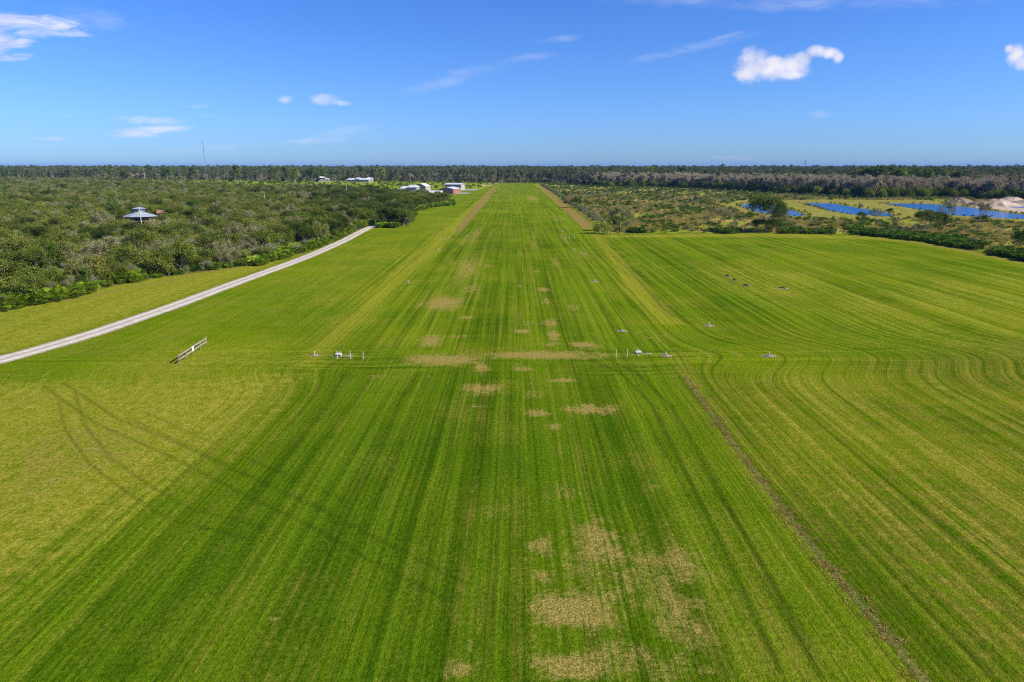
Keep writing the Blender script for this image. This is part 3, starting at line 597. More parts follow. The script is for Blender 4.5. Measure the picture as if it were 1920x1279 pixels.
def stuff(name, keys, pts, smin, smax, label, cat, seed=1, z=None, wts=None):
    """one object: points that carry instances of the plant meshes"""
    rs_ = np.random.RandomState(seed); n = len(pts)
    if n == 0: return None
    src = bpy.data.collections.new(name+'_source'); cnt = 0
    for kk in keys:
        for pr in PROTO[kk]:
            so = bpy.data.objects.new('%s_source' % pr.kind, pr.both); src.objects.link(so); cnt += 1
    m = bpy.data.meshes.new(name); m.vertices.add(n)
    zz_ = np.zeros(n) if z is None else z
    m.vertices.foreach_set('co', np.column_stack([pts, zz_]).astype(np.float32).ravel())
    a1 = m.attributes.new('rot', 'FLOAT', 'POINT'); a1.data.foreach_set('value', rs_.uniform(0, 6.283, n).astype(np.float32))
    a2 = m.attributes.new('scl', 'FLOAT', 'POINT'); a2.data.foreach_set('value', rs_.uniform(smin, smax, n).astype(np.float32))
    ids = rs_.randint(0, cnt, n)
    a3 = m.attributes.new('pick', 'INT', 'POINT'); a3.data.foreach_set('value', ids.astype(np.int32))
    o = bpy.data.objects.new(name, m); COL.objects.link(o); tag(o, label, cat, None, 'stuff')
    ng = bpy.data.node_groups.new(name, 'GeometryNodeTree')
    ng.interface.new_socket('Geometry', in_out='INPUT', socket_type='NodeSocketGeometry'); ng.interface.new_socket('Geometry', in_out='OUTPUT', socket_type='NodeSocketGeometry')
    N, L = ng.nodes, ng.links
    gi, go = N.new('NodeGroupInput'), N.new('NodeGroupOutput'); ip = N.new('GeometryNodeInstanceOnPoints'); ci_ = N.new('GeometryNodeCollectionInfo')
    ci_.inputs['Collection'].default_value = src; ci_.inputs['Separate Children'].default_value = True; ci_.inputs['Reset Children'].default_value = True
    def na(nm, ty):
        q = N.new('GeometryNodeInputNamedAttribute'); q.data_type = ty; q.inputs['Name'].default_value = nm
        return [x for x in q.outputs if x.enabled and x.name == 'Attribute'][0]
    cx = N.new('ShaderNodeCombineXYZ'); L.new(na('rot', 'FLOAT'), cx.inputs[2]); e2r = N.new('FunctionNodeEulerToRotation'); L.new(cx.outputs[0], e2r.inputs[0])
    cs = N.new('ShaderNodeCombineXYZ'); sc_ = na('scl', 'FLOAT')
    for i in range(3): L.new(sc_, cs.inputs[i])
    L.new(gi.outputs[0], ip.inputs['Points']); L.new(ci_.outputs[0], ip.inputs['Instance']); ip.inputs['Pick Instance'].default_value = True
    L.new(na('pick', 'INT'), ip.inputs['Instance Index']); L.new(e2r.outputs[0], ip.inputs['Rotation']); L.new(cs.outputs[0], ip.inputs['Scale'])
    L.new(ip.outputs[0], go.inputs[0])
    md = o.modifiers.new('scatter', 'NODES'); md.node_group = ng
    return o
def scatter(poly, sp, seed, jitter=0.48, maxaz=42):
    rs_ = np.random.RandomState(seed); lo, hi = poly.min(0), poly.max(0)
    gx, gy = np.meshgrid(np.arange(lo[0], hi[0], sp), np.arange(lo[1], hi[1], sp)); q = np.stack([gx.ravel(), gy.ravel()], 1)
    q += rs_.uniform(-jitter, jitter, q.shape)*sp
    aa = np.abs(np.degrees(np.arctan2(q[:, 0], q[:, 1])))
    return q[(aa < maxaz) & (q[:, 1] > 5) & inside(q, poly)]
def vis(q, pad=0):
    px, py = to_pix(q[:, 0], q[:, 1]); return (px > -15+pad) & (px < 1935-pad) & (py < 1290)
def clear_of(q, spots, rad):
    k = np.ones(len(q), bool)
    for s in spots: k &= np.hypot(q[:, 0]-s[0], q[:, 1]-s[1]) > rad
    return k

# ---------------------------------------------------------------- road, ponds, aprons
def sheet(name, V2, faces, z, mat, par=None):
    m = bpy.data.meshes.new(name); m.from_pydata([(float(v[0]), float(v[1]), (z if len(v) < 3 else float(v[2]))) for v in V2], [], faces)
    m.materials.append(mat); m.update(); o = bpy.data.objects.new(name, m); COL.objects.link(o); o['kind'] = 'structure'; return o
def resample(L, step):
    seg = np.linalg.norm(np.diff(L, axis=0), axis=1); s = np.r_[0, np.cumsum(seg)]; n = max(2, int(s[-1]/step))
    t = np.linspace(0, s[-1], n); q = np.column_stack([np.interp(t, s, L[:, 0]), np.interp(t, s, L[:, 1])])
    kk = max(1, min(4, n//6))
    for _ in range(3*kk): q[1:-1] = (q[:-2]+2*q[1:-1]+q[2:])/4
    return q
gvm, n = new_mat('gravel')
gp2 = n.node('ShaderNodeNewGeometry').outputs['Position']; uvn = n.node('ShaderNodeAttribute', attribute_name='across')
ac = uvn.outputs['Fac']
wheel = n.m('ADD', n.ss(n.m('ABSOLUTE', n.m('SUBTRACT', n.m('ABSOLUTE', ac), 0.45)), 0.28, 0.05), 0.0)
gn = n.noise(gp2, 0.5, 4, 0.6); gn2 = n.noise(gp2, 5.0, 3, 0.7)
cc = n.mix(n.ss(n.m('ADD', n.m('MULTIPLY', gn, 0.6), n.m('MULTIPLY', wheel, 0.25)), 0.25, 0.6), (0.46, 0.395, 0.285), (0.70, 0.635, 0.505))
cc = n.scale(cc, n.lin(gn2, 0.3, 0.7, 0.80, 1.12))
edge_g = n.ss(n.m('ADD', n.m('ABSOLUTE', ac), n.m('MULTIPLY', n.m('SUBTRACT', n.noise(gp2, 1.3, 4, 0.7), 0.5), 0.9)), 0.80, 1.05)
mid_g = n.m('MULTIPLY', n.ss(n.m('ADD', n.m('ABSOLUTE', ac), n.m('MULTIPLY', n.m('SUBTRACT', n.noise(gp2, 0.5, 4, 0.7), 0.5), 0.5)), 0.10, -0.04), 0.22)
cc = n.mix(n.m('MAXIMUM', edge_g, mid_g), cc, (0.24, 0.22, 0.07))
b_ = n.node('ShaderNodeBsdfPrincipled'); n.l.new(cc, b_.inputs['Base Color']); b_.inputs['Roughness'].default_value = 0.95; b_.inputs['Specular IOR Level'].default_value = 0.1
q_ = n.node('ShaderNodeBump'); q_.inputs['Distance'].default_value = 0.03; n.l.new(gn2, q_.inputs['Height']); n.l.new(q_.outputs[0], b_.inputs['Normal'])
o_ = n.node('ShaderNodeOutputMaterial'); n.l.new(b_.outputs[0], o_.inputs[0])
def road(name, L, w_, seed, z=0.03):
    rs_ = np.random.RandomState(seed); q = resample(L, 1.2); T = np.gradient(q, axis=0); T /= np.linalg.norm(T, axis=1)[:, None]; Nn = np.stack([-T[:, 1], T[:, 0]], 1)
    n_ = len(q); a1 = np.convolve(rs_.normal(size=n_+8), np.ones(4)/4, 'same')[4:-4]*0.14; a2 = np.convolve(rs_.normal(size=n_+8), np.ones(4)/4, 'same')[4:-4]*0.14
    V = []; F_ = []; acr = []
    for i in range(n_):
        for j in range(7):
            t = -1+2*j/6; off = t*w_/2 + (a1[i] if j == 0 else a2[i] if j == 6 else 0)
            V.append((*(q[i]+Nn[i]*off), z + 0.02*(1-t*t))); acr.append(t)
    for i in range(n_-1):
        for j in range(6): a = i*7+j; F_.append((a+1, a, a+7, a+8))
    o = sheet(name, V, F_, z, gvm); at = o.data.attributes.new('across', 'FLOAT', 'POINT'); at.data.foreach_set('value', np.array(acr, np.float32))
    return o
road('gravel_road', ROAD, 4.7, 1)
road('gravel_spur', GP([(662,436.5),(675,435),(688,430.5)]), 2.6, 2, 0.024)

wm, n = new_mat('pond_water')
gp3 = n.node('ShaderNodeNewGeometry').outputs['Position']
b_ = n.node('ShaderNodeBsdfPrincipled'); b_.inputs['Base Color'].default_value = (0.003, 0.12, 0.37, 1); b_.inputs['Roughness'].default_value = 0.12
b_.inputs['IOR'].default_value = 1.14
vv = n.node('ShaderNodeMapping'); vv.inputs['Scale'].default_value = (1.0, 0.35, 1); n.l.new(gp3, vv.inputs[0])
q_ = n.node('ShaderNodeBump'); q_.inputs['Strength'].default_value = 0.9; q_.inputs['Distance'].default_value = 0.25
n.l.new(n.noise(vv.outputs[0], 0.9, 4, 0.65), q_.inputs['Height']); n.l.new(q_.outputs[0], b_.inputs['Normal'])
o_ = n.node('ShaderNodeOutputMaterial'); n.l.new(b_.outputs[0], o_.inputs[0])
for pd in POND:
    sheet('pond_water', pd, [tuple(range(len(pd)))], -0.06, wm)

CONC = plain('concrete', (0.36, 0.33, 0.27), 0.85, 0.2, var=0.15, scale=0.8)
def bearing(p_, q_):
    a, b_ = G(*p_), G(*q_); return math.atan2(b_[1]-a[1], b_[0]-a[0])

# ---------------------------------------------------------------- box-mesh helper for built things
class MB:
    def __init__(s): s.v = []; s.f = []
    def poly(s, pts, faces):
        o = len(s.v); s.v += [tuple(map(float, p)) for p in pts]; s.f += [tuple(i+o for i in f) for f in faces]
    def box(s, c, sz, rz=0.0, rx=0.0, ry=0.0, bev=0.0):
        from mathutils import Euler
        E = Euler((rx, ry, rz)).to_matrix(); hx, hy, hz = sz[0]/2, sz[1]/2, sz[2]/2
        P_ = [E @ Vector((x*hx, y*hy, z*hz)) + Vector(c) for x, y, z in ((-1,-1,-1),(1,-1,-1),(1,1,-1),(-1,1,-1),(-1,-1,1),(1,-1,1),(1,1,1),(-1,1,1))]
        s.poly(P_, [(0,3,2,1),(4,5,6,7),(0,1,5,4),(1,2,6,5),(2,3,7,6),(3,0,4,7)]); return s
    def tube(s, p0, p1, r0, r1=None, n=10):
        r1 = r0 if r1 is None else r1; p0, p1 = Vector(p0), Vector(p1); d_ = (p1-p0).normalized(); u = d_.orthogonal().normalized(); v = d_.cross(u); o = len(s.v)
        for p_, r_ in ((p0, r0), (p1, r1)):
            for k in range(n):
                a = 6.2832*k/n; q = p_+u*math.cos(a)*r_+v*math.sin(a)*r_; s.v.append(tuple(q))
        for k in range(n): s.f.append((o+k, o+(k+1) % n, o+n+(k+1) % n, o+n+k))
        s.f.append(tuple(o+k for k in range(n))[::-1]); s.f.append(tuple(o+n+k for k in range(n))); return s
    def prism(s, prof, x0, x1):
        """profile in (y, z) drawn out along x"""
        n_ = len(prof); s.poly([(x0, y, z) for y, z in prof]+[(x1, y, z) for y, z in prof], [tuple(range(n_))[::-1], tuple(range(n_, 2*n_))]+[(i, (i+1) % n_, n_+(i+1) % n_, n_+i) for i in range(n_)]); return s
    def build(s, name, mat, par=None, bev=0.0, loc=None, rz=0.0):
        m = bpy.data.meshes.new(name); m.from_pydata(s.v, [], s.f); m.materials.append(mat); m.update()
        import bmesh
        bm = bmesh.new(); bm.from_mesh(m); bmesh.ops.recalc_face_normals(bm, faces=bm.faces)
        if bev: bmesh.ops.bevel(bm, geom=list(bm.edges), offset=bev, segments=2, affect='EDGES', clamp_overlap=True)
        bm.to_mesh(m); bm.free()
        o = bpy.data.objects.new(name, m); COL.objects.link(o)
        if par is not None: o.parent = par
        if loc is not None: o.location = loc
        o.rotation_euler.z = rz; return o
WOOD = plain('weathered_board', (0.25, 0.215, 0.16), 0.85, 0.15, var=0.3, scale=2.5, col2=(0.38, 0.335, 0.25))
WOODP = plain('weathered_post', (0.30, 0.24, 0.18), 0.9, 0.1, var=0.3, scale=3)
WHITE = plain('white_paint', (0.78, 0.77, 0.72), 0.5, 0.3, var=0.08)
PVC = plain('white_plastic', (0.58, 0.56, 0.48), 0.45, 0.35, var=0.12)
DARK = plain('dark_metal', (0.05, 0.05, 0.055), 0.5, 0.4, var=0.2)
GLASS = plain('dark_glass', (0.03, 0.04, 0.055), 0.08, 0.6, var=0.1)
RUBBER = plain('rubber', (0.03, 0.03, 0.03), 0.85, 0.2, var=0.2)
DIRT = plain('dry_earth', (0.13, 0.10, 0.05), 0.95, 0.05, var=0.4, scale=1.6, bump=0.1, col2=(0.38, 0.31, 0.20))
SANDM = plain('pale_sand', (0.34, 0.255, 0.17), 0.95, 0.05, var=0.25, scale=0.12, bump=0.6, col2=(0.55, 0.45, 0.34))
GREYD = plain('grey_spoil', (0.20, 0.15, 0.10), 0.95, 0.05, var=0.3, scale=0.2, bump=0.5, col2=(0.32, 0.24, 0.17))

# ---------------------------------------------------------------- board fence
fb_ = [(336,682.5),(349,673.2),(362,665.0),(374.5,656.5),(387.5,647.5)]
fp = [G(*q) for q in (fb_[0], fb_[-1])]; f0, f1 = fp; flen = float(np.linalg.norm(f1-f0)); fang = math.atan2(*(f1-f0)[::-1])
fence = tag(empty('board_fence', (*f0, 0), fang), 'short weathered wooden fence with two rails and a white sign, alone in the grass', 'fence')
for i in range(5):
    x = flen*i/4; MB().box((x, 0.0, 0.68), (0.13, 0.13, 1.48)).build('post', WOODP, fence, 0.01)
for z in (1.24, 0.66):
    for i in range(2): MB().box((flen*(0.25+0.5*i), -0.09, z), (flen/2-0.01, 0.045, 0.26)).build('rail', WOOD, fence, 0.006)
MB().box((flen*0.47, -0.13, 0.96), (0.62, 0.025, 0.72)).build('sign_panel', WHITE, fence)

# ---------------------------------------------------------------- field fixtures
def blob_mesh(rx, ry, h, seed, n=16, rings=4, rough=0.2):
    rng = random.Random(seed); m = MB(); V = [(0, 0, h)]; F_ = []; ra = [1+rng.uniform(-rough, rough) for _ in range(n)]
    for j in range(1, rings+1):
        t = j/rings
        for k in range(n):
            a = 6.2832*k/n; q = 1+(ra[k]-1)*t; V.append((math.cos(a)*rx*t*q, math.sin(a)*ry*t*q, h*(math.cos(t*math.pi)*0.5+0.5)*rng.uniform(0.85, 1.15) - (0.03 if j == rings else 0)))
    for k in range(n): F_.append((0, 1+k, 1+(k+1) % n))
    for j in range(rings-1):
        for k in range(n): a = 1+j*n+k; b2 = 1+j*n+(k+1) % n; F_.append((a, a+n, b2+n, b2))
    m.poly(V, F_); return m
def fixture(px, py, label, big=False, group='lamps set on bare pads in the turf', pad=1.0, h=0.5):
    x, y = G(px, py); e = tag(empty('field_lamp', (x, y, 0)), label, 'field lamp', group); sd = int(px*7+py)
    blob_mesh(1.15*pad, 0.85*pad, 0.07, sd).build('pad', DIRT, e)
    MB().tube((0.25, 0, 0.02), (0.25, 0, 0.09), 0.26*pad, 0.24*pad, 14).build('collar', CONC, e)
    MB().tube((0, 0, 0), (0, 0, h), 0.075, 0.07, 10).build('post', PVC, e)
    MB().tube((0, 0, h), (0, 0, h+0.16), 0.10, 0.07, 10).build('lamp_head', PVC if not big else DARK, e)
    return e
def stake(px, py, label, group, h=1.05, base=0.2):
    x, y = G(px, py); e = tag(empty('marker_stake', (x, y, 0)), label, 'marker stake', group)
    MB().tube((0, 0, -0.1), (0, 0, h), 0.055, 0.05, 8).build('rod', PVC, e); MB().tube((0, 0, h), (0, 0, h+0.04), 0.062, 0.05, 8).build('cap', WHITE, e)
    if base: blob_mesh(base, base*0.8, 0.05, int(px)).build('base', CONC, e)
    return e
for px, py, t in ((632.5,672,'left'),(657,672,'middle'),(681,672.5,'right')):
    stake(px, py, f'thin white stake, {t} of the three beside the near left lamps', 'white stakes by the near left lamps')
for px, py, t in ((1155,669,'left'),(1176,668,'middle'),(1196,667,'right')):
    stake(px, py, f'thin white stake, {t} of the three at the near right lamps', 'white stakes by the near right lamps')
for px, py, t in ((828,449,'left'),(834.5,448.5,'middle'),(843,448,'right')):
    stake(px, py, f'small white stake, {t} of three on the yellow left verge', 'white stakes on the far left verge', base=0.35)
for px, py, t in ((1060,447,'left'),(1068,447,'middle'),(1077,447.5,'right')):
    stake(px, py, f'white stake, {t} of three left of the round green bush', 'white stakes on the far right side', h=1.3, base=0.25)
fixture(590,666,'small white lamp post at the left end of the near left lamp row', pad=0.9)
fixture(1249,667,'small white lamp post at the right end of the near right lamp row', pad=1.1)
fixture(1442,667.5,'white lamp on a bare pad alone far right of the near lamp row', pad=1.25)
fixture(1166,620.5,'low lamp on a sandy pad just beyond the right stakes', pad=1.15, h=0.22)
fixture(1329,611,'white lamp on a bare pad in the green field right of the yellow strip', pad=1.2)
fixture(765,530.5,'white lamp at the left runway edge beside the yellow strip', pad=0.9)
fixture(1115,528.5,'grey lamp on a dark pad at the right runway edge', pad=1.3)
fixture(1076,468.5,'white lamp on the right runway side just below the three stakes', pad=1.0)
fixture(822,469.5,'white lamp on a sandy pad below the three far left stakes', pad=1.3)
fixture(1054,434.5,'white lamp on the right just beyond the three stakes', pad=1.1)
fixture(853,435,'white lamp on the left just beyond the three far left stakes', pad=1.2)
fixture(1040,411.5,'tiny far lamp on the right side of the runway', pad=1.0)
fixture(874,413,'tiny far lamp beside the reddish dry strip, nearest one along it', pad=1.4)
fixture(890,397.5,'tiny far lamp beside the reddish dry strip, second one along it', pad=1.3)
fixture(902,388,'tiny far lamp at the green edge, third one along the reddish strip', pad=1.3)
fixture(911,377.5,'tiny far lamp at the green edge, fourth one along the reddish strip', pad=1.4)
fixture(882,375,'tiny white lamp left of the reddish strip toward the hangars', pad=1.4)
fixture(928,359.5,'farthest white lamp on the left runway edge', pad=1.8, h=0.8)
fixture(1003,352.5,'farthest white lamp on the right runway edge', pad=1.5, h=0.8)
def light_box(px, py, label, flip, rz):
    x, y = G(px, py); e = tag(empty('runway_light_unit', (x, y, 0), rz, (0.58, 0.58, 0.58)), label, 'runway light')
    blob_mesh(2.3, 1.1, 0.08, int(px)).build('pad', DIRT, e)
    m = MB(); m.prism([(-0.45, 0.1), (0.45, 0.1), (0.45, 0.62), (0.15, 0.78), (-0.45, 0.42)], -0.75, 0.75); m.build('housing', PVC, e, 0.02)
    MB().box((0, -0.462, 0.27), (1.25, 0.02, 0.2)).build('lens', GLASS, e)
    for sx in (-0.6, 0.6): MB().box((sx, 0, 0.06), (0.1, 0.7, 0.16)).build('foot', DARK, e)
    MB().tube((flip*0.1, 0.75, 0), (flip*0.1, 0.75, 1.15), 0.13, 0.12, 12).build('post', PVC, e)
    MB().tube((flip*0.1, 0.75, 1.15), (flip*0.1, 0.75, 1.42), 0.17, 0.08, 12).build('lamp_head', DARK, e)
    MB().box((flip*1.9+0.9, -0.3, 0.05), (1.7, 0.7, 0.10)).build('slab', CONC, e, 0.02)
    return e
light_box(1197,663,'white box-shaped runway light with a lamp post behind it, right of the two near stakes', 1, 0.05)
light_box(635,667,'white wedge-shaped runway light with a capped post behind it, in the left stake row', 1, -0.05)
for px, py, r_, lb in ((1364,517.5,0.9,'low dark mound of turned earth in the right field, farthest of four'),(1376.5,525.5,0.75,'low dark mound of turned earth in the right field, second farthest'),
                   (1399,535.5,1.05,'widest dark earth mound in the right field'),(1467,540.5,1.0,'dark mound with pale spoil, rightmost in the right field')):
    x, y = G(px, py); e = tag(empty('earth_mound', (x, y, 0)), lb, 'mound', 'earth mounds in the right field')
    blob_mesh(r_, r_*0.7, 0.42, int(px), rough=0.35).build('heap', plain('dark_earth', (0.06, 0.045, 0.03), 0.95, 0.05, var=0.3), e)
    blob_mesh(r_*1.5, r_*1.2, 0.05, int(px)+3, rough=0.3).build('spoil', DIRT if px < 1460 else CONC, e)

# ---------------------------------------------------------------- buildings
SHEETW = ribbed('white_sheet_roof', (0.70, 0.69, 0.70), 2, 0.6, 0.35, 0.0, 0.15)
GREYW = ribbed('grey_sheet_wall', (0.31, 0.285, 0.28), 2, 0.5); PINKW = ribbed('brick_red_sheet_wall', (0.35, 0.155, 0.115), 2, 0.5); PALEW = ribbed('pale_sheet_wall', (0.44, 0.40, 0.33), 2, 0.5, dirt=0.15)
TANW = ribbed('tan_grey_sheet_wall', (0.33, 0.28, 0.25), 2, 0.5)
METR = ribbed('galvanised_roof', (0.50, 0.53, 0.57), 2, 0.5, 0.35, 0.25, 0.3)
def hangar(name, label, px, py, rz, w_, dpt, he, hr, wall, side, roof, ridge='y', doors=3):
    """front-left corner of the plan on the ground at the pixel; gable wall toward the viewer when ridge runs along y"""
    x, y = G(px, py); e = tag(empty(name, (x, y, 0), rz), label, 'hangar')
    m = MB()
    if ridge == 'y':
        m.poly([(0,0,0),(w_,0,0),(w_,0,he),(w_/2,0,hr),(0,0,he),(0,dpt,0),(w_,dpt,0),(w_,dpt,he),(w_/2,dpt,hr),(0,dpt,he)],
               [(0,1,2,3,4),(9,8,7,6,5),(0,4,9,5),(1,6,7,2),(4,3,8,9),(3,2,7,8)]); m.build('wall', wall, e)
        r = MB(); o = 0.5; sl = (hr-he)/(w_/2)
        for sgn in (-1, 1):
            xe = w_/2+sgn*(w_/2+o); ze = he-sl*o+0.02; r.poly([(w_/2,-o,hr+0.02),(xe,-o,ze),(xe,dpt+o,ze),(w_/2,dpt+o,hr+0.02),(w_/2,-o,hr+0.2),(xe,-o,ze+0.18),(xe,dpt+o,ze+0.18),(w_/2,dpt+o,hr+0.2)],
                   [(0,1,2,3),(7,6,5,4),(0,4,5,1),(1,5,6,2),(2,6,7,3)])
        r.build('roof', roof, e)
    else:
        m.poly([(0,0,0),(w_,0,0),(w_,dpt,0),(0,dpt,0),(0,0,he),(w_,0,he),(w_,dpt,he),(0,dpt,he),(0,dpt/2,hr),(w_,dpt/2,hr)],
               [(0,1,5,4),(1,2,6,9,5),(2,3,7,6),(3,0,4,8,7),(4,5,9,8),(8,9,6,7)]); m.build('wall', wall, e)
        r = MB(); o = 0.5; sl = (hr-he)/(dpt/2)
        for sgn in (-1, 1):
            ye = dpt/2+sgn*(dpt/2+o); ze = he-sl*o+0.02; r.poly([(-o,dpt/2,hr+0.02),(w_+o,dpt/2,hr+0.02),(w_+o,ye,ze),(-o,ye,ze),(-o,dpt/2,hr+0.2),(w_+o,dpt/2,hr+0.2),(w_+o,ye,ze+0.18),(-o,ye,ze+0.18)],
                   [(0,1,2,3),(7,6,5,4),(0,4,5,1),(1,5,6,2),(2,6,7,3),(3,7,4,0)])
        r.build('roof', roof, e)
    if doors:
        dw = (dpt-1.2)/doors
        for i in range(doors):
            f = MB().box((w_+0.06, 0.6+dw*(i+0.5), he*0.44), (0.10, dw-0.25, he*0.86)).build('door', side, e)
    return e
hangar('small_hangar','tan-grey gabled metal hangar with a bright white roof slope, behind the white shed roof',779,359.8,R(-14),12.6,16,6.2,9.4,TANW,PALEW,SHEETW,'y',2)
hangar('large_hangar','long grey metal hangar with a low white roof, farthest back of the hangars',834.5,357.2,R(-15),20.5,15,7.2,8.6,GREYW,PALEW,SHEETW,'x',2)
hangar('red_hangar','brick-red metal hangar with a white roof, nearest the grass runway',824,363.6,R(-15),15.6,24,5.2,6.9,PINKW,PINKW,SHEETW,'y',3)
def apron(p4): sheet('apron', GP(p4), [(0,1,2,3)], 0.04, CONC)
apron([(866,357),(893,357.2),(899,354.6),(873,354.4)]); apron([(854,363.6),(876,363.6),(881,361.9),(860,361.9)]); apron([(860,361.2),(880,361.2),(883,360.4),(863,360.4)])
# curved-roof shed
x, y = G(781, 367.5); e = tag(empty('long_shed', (x, y, 0), R(-6)), 'long low shed with rounded silvery roof, half hidden by trees left of the red hangar', 'shed')
MB().box((12.2, 4.5, 1.3), (24, 9, 2.6)).build('wall', PINKW, e)
prof = [(4.5-5*math.cos(a), 2.6+2.6*math.sin(a)) for a in np.linspace(0.05, math.pi-0.05, 13)]
MB().prism([(p_[0], p_[1]) for p_ in prof], -0.4, 24.8).build('roof', SHEETW, e)
# white house of stepped roofs
def hip(m, x0, x1, y0, y1, z0, z1, ins):
    m.poly([(x0,y0,z0),(x1,y0,z0),(x1,y1,z0),(x0,y1,z0),(x0+ins,(y0+y1)/2,z1),(x1-ins,(y0+y1)/2,z1)], [(0,1,5,4),(1,2,5),(2,3,4,5),(3,0,4),(3,2,1,0)])
x, y = G(735, 366); e = tag(empty('white_house', (x, y, 0), R(-8)), 'large white-roofed house of stepped roofs, left of the tan-grey hangar behind the trees', 'house')
for i, (x0, x1, y0, y1, h) in enumerate(((0,9,0,9,4.4),(7,17,3,13,6.6),(15,26,2,14,7.8))):
    MB().box(((x0+x1)/2, (y0+y1)/2, h/2), (x1-x0-1.2, y1-y0-1.2, h)).build('wall', PALEW, e)
    m = MB(); hip(m, x0-.3, x1+.3, y0-.3, y1+.3, h+0.01, h+2.3, 3.2); m.build('roof', SHEETW, e)
    for k in range(2):
        f = MB().box((x0+2.2+k*3.6, y0+0.56, h*0.62), (1.5, 0.1, 1.3)).build('window', WHITE, e); MB().box((x0+2.2+k*3.6, y0+0.50, h*0.62), (1.2, 0.04, 1.0)).build('pane', GLASS, f)
plant('live', 0, G(770, 364.8), 'tree covered in orange blossom in front of the white house', 'tree', scl=0.72, rz=1.0)
for o in COL.objects:
    pass
blo = [o for o in COL.objects if o.type == 'EMPTY' and o.get('label', '').startswith('tree covered in orange')][0]
for ch in blo.children:
    if ch.name.startswith('crown'):
        ch.data = ch.data.copy(); ch.data.materials.clear(); ch.data.materials.append(LM['flower'])
# stilt house with eight-sided roof and lantern
x, y = G(264, 417.5); e = tag(empty('stilt_house', (x, y, 0), R(10), (0.9, 0.9, 0.9)), 'grey metal-roofed round house on stilts with a small raised turret, in the left thicket', 'house')
def ring(r, z, n=10, ph=0.0): return [(math.cos(6.2832*k/n+ph)*r, math.sin(6.2832*k/n+ph)*r*0.8, z) for k in range(n)]
def frust(r0, z0, r1, z1, n=10, th=0.12):
    m = MB(); a = ring(r0, z0, n); b2 = ring(r1, z1, n); a2 = ring(r0, z0-th, n); b3 = ring(r1, z1-th, n)
    F_ = []
    for k in range(n):
        j = (k+1) % n; F_ += [(k, j, n+j, n+k), (2*n+j, 2*n+k, 3*n+k, 3*n+j), (k, 2*n+k, 2*n+j, j), (n+k, n+j, 3*n+j, 3*n+k)]
    m.poly(a+b2+a2+b3, F_); return m
frust(9.3, 3.7, 2.6, 6.0).build('roof', METR, e)
MB().poly(ring(6.2, 1.0)+ring(6.2, 4.3), [tuple(range(10))[::-1], tuple(range(10, 20))]+[(k, (k+1) % 10, 10+(k+1) % 10, 10+k) for k in range(10)]) if False else None
m = MB(); m.poly(ring(5.2, 1.2)+ring(5.2, 4.4), [tuple(range(10))[::-1], tuple(range(10, 20))]+[(k, (k+1) % 10, 10+(k+1) % 10, 10+k) for k in range(10)]); m.build('wall', plain('brown_board_wall', (0.20, 0.13, 0.09), 0.8, 0.2, var=0.3), e)
for k in range(10):
    px_, py_, _ = ring(7.6, 0)[k]; MB().box((px_, py_, 2.2), (0.3, 0.3, 4.6)).build('stilt', PALEW, e)
MB().poly([], [])
m = MB(); m.poly(ring(7.9, 1.05)+ring(7.9, 1.25), [tuple(range(10))[::-1], tuple(range(10, 20))]+[(k, (k+1) % 10, 10+(k+1) % 10, 10+k) for k in range(10)]); m.build('deck', WOOD, e)
CREAM = plain('cream_board', (0.70, 0.66, 0.42), 0.7, 0.2, var=0.06)
tur = MB().box((0, 0, 6.6), (4.4, 4.0, 2.6)).build('turret', plain('blue_grey_board', (0.12, 0.17, 0.24), 0.7, 0.2), e)
MB().box((1.1, -2.03, 6.3), (2.1, 0.08, 3.0)).build('panel', CREAM, tur)
m = MB(); m.poly([(-3.2,-2.9,7.9),(3.2,-2.9,7.9),(3.2,2.9,7.9),(-3.2,2.9,7.9),(0,0,8.9)], [(0,1,4),(1,2,4),(2,3,4),(3,0,4),(3,2,1,0)]); m.build('turret_roof', METR, e)
for k in range(4): MB().box((-3.2+k*2.0, -4.35+abs(k-1.5)*0.25, 2.9), (1.0, 0.1, 1.3)).build('window', GLASS, e)
x, y = G(305, 409); e = tag(empty('rusty_shed', (x, y, 0), R(25)), 'small shed with a rusty brown roof just right of the round stilt house', 'shed')
MB().box((0, 0, 1.5), (4.4, 4.4, 3.0)).build('wall', DARK, e)
m = MB(); m.prism([(-2.8, 2.9), (2.8, 2.9), (0, 4.6)], -2.7, 2.7); m.build('roof', plain('rust_roof', (0.28, 0.15, 0.09), 0.7, 0.2, var=0.25, scale=1.0), e)
# two far houses below the forest edge
def villa(px, py, label, parts, rz):
    x, y = G(px, py); e = tag(empty('far_house', (x, y, 0), rz), label, 'house')
    for (cx, cy, w_, d_, h, dz) in parts:
        h = h*0.95
        MB().box((cx, cy, h/2), (w_, d_, h)).build('wall', PALEW, e)
        m = MB(); hip(m, cx-w_/2-1.2, cx+w_/2+1.2, cy-d_/2-1.2, cy+d_/2+1.2, h+0.02, h+2.6, min(w_, d_)*0.45); m.build('roof', SHEETW, e)
        for k in (-1, 1):
            f = MB().box((cx+k*w_*0.25, cy-d_/2-0.04, h*0.7), (w_*0.2, 0.12, 1.8)).build('window', GLASS, e)
    return e
villa(604, 341.6, 'white two-storey far house at the forest edge, left of the other far house', [(0,0,12,10,8.5,0),(-9,2,9,9,5.0,0),(9,1,9,9,5.5,0)], R(8))
villa(673, 341.8, 'long white-roofed far house at the forest edge, beyond the leaning pole', [(0,0,10,10,6.5,0),(-14,0,15,10,5.0,0),(13,-4,18,11,5.0,0),(18,8,12,10,6.5,0)], R(-4))
villa(866, 338.5, 'tiny pale house gable showing between trees beyond the hangars', [(0,0,8,8,7.0,0)], R(20))
villa(1016, 339.5, 'small white house among trees beyond the runway end, right of the axis', [(0,0,7,7,6.0,0)], R(5))

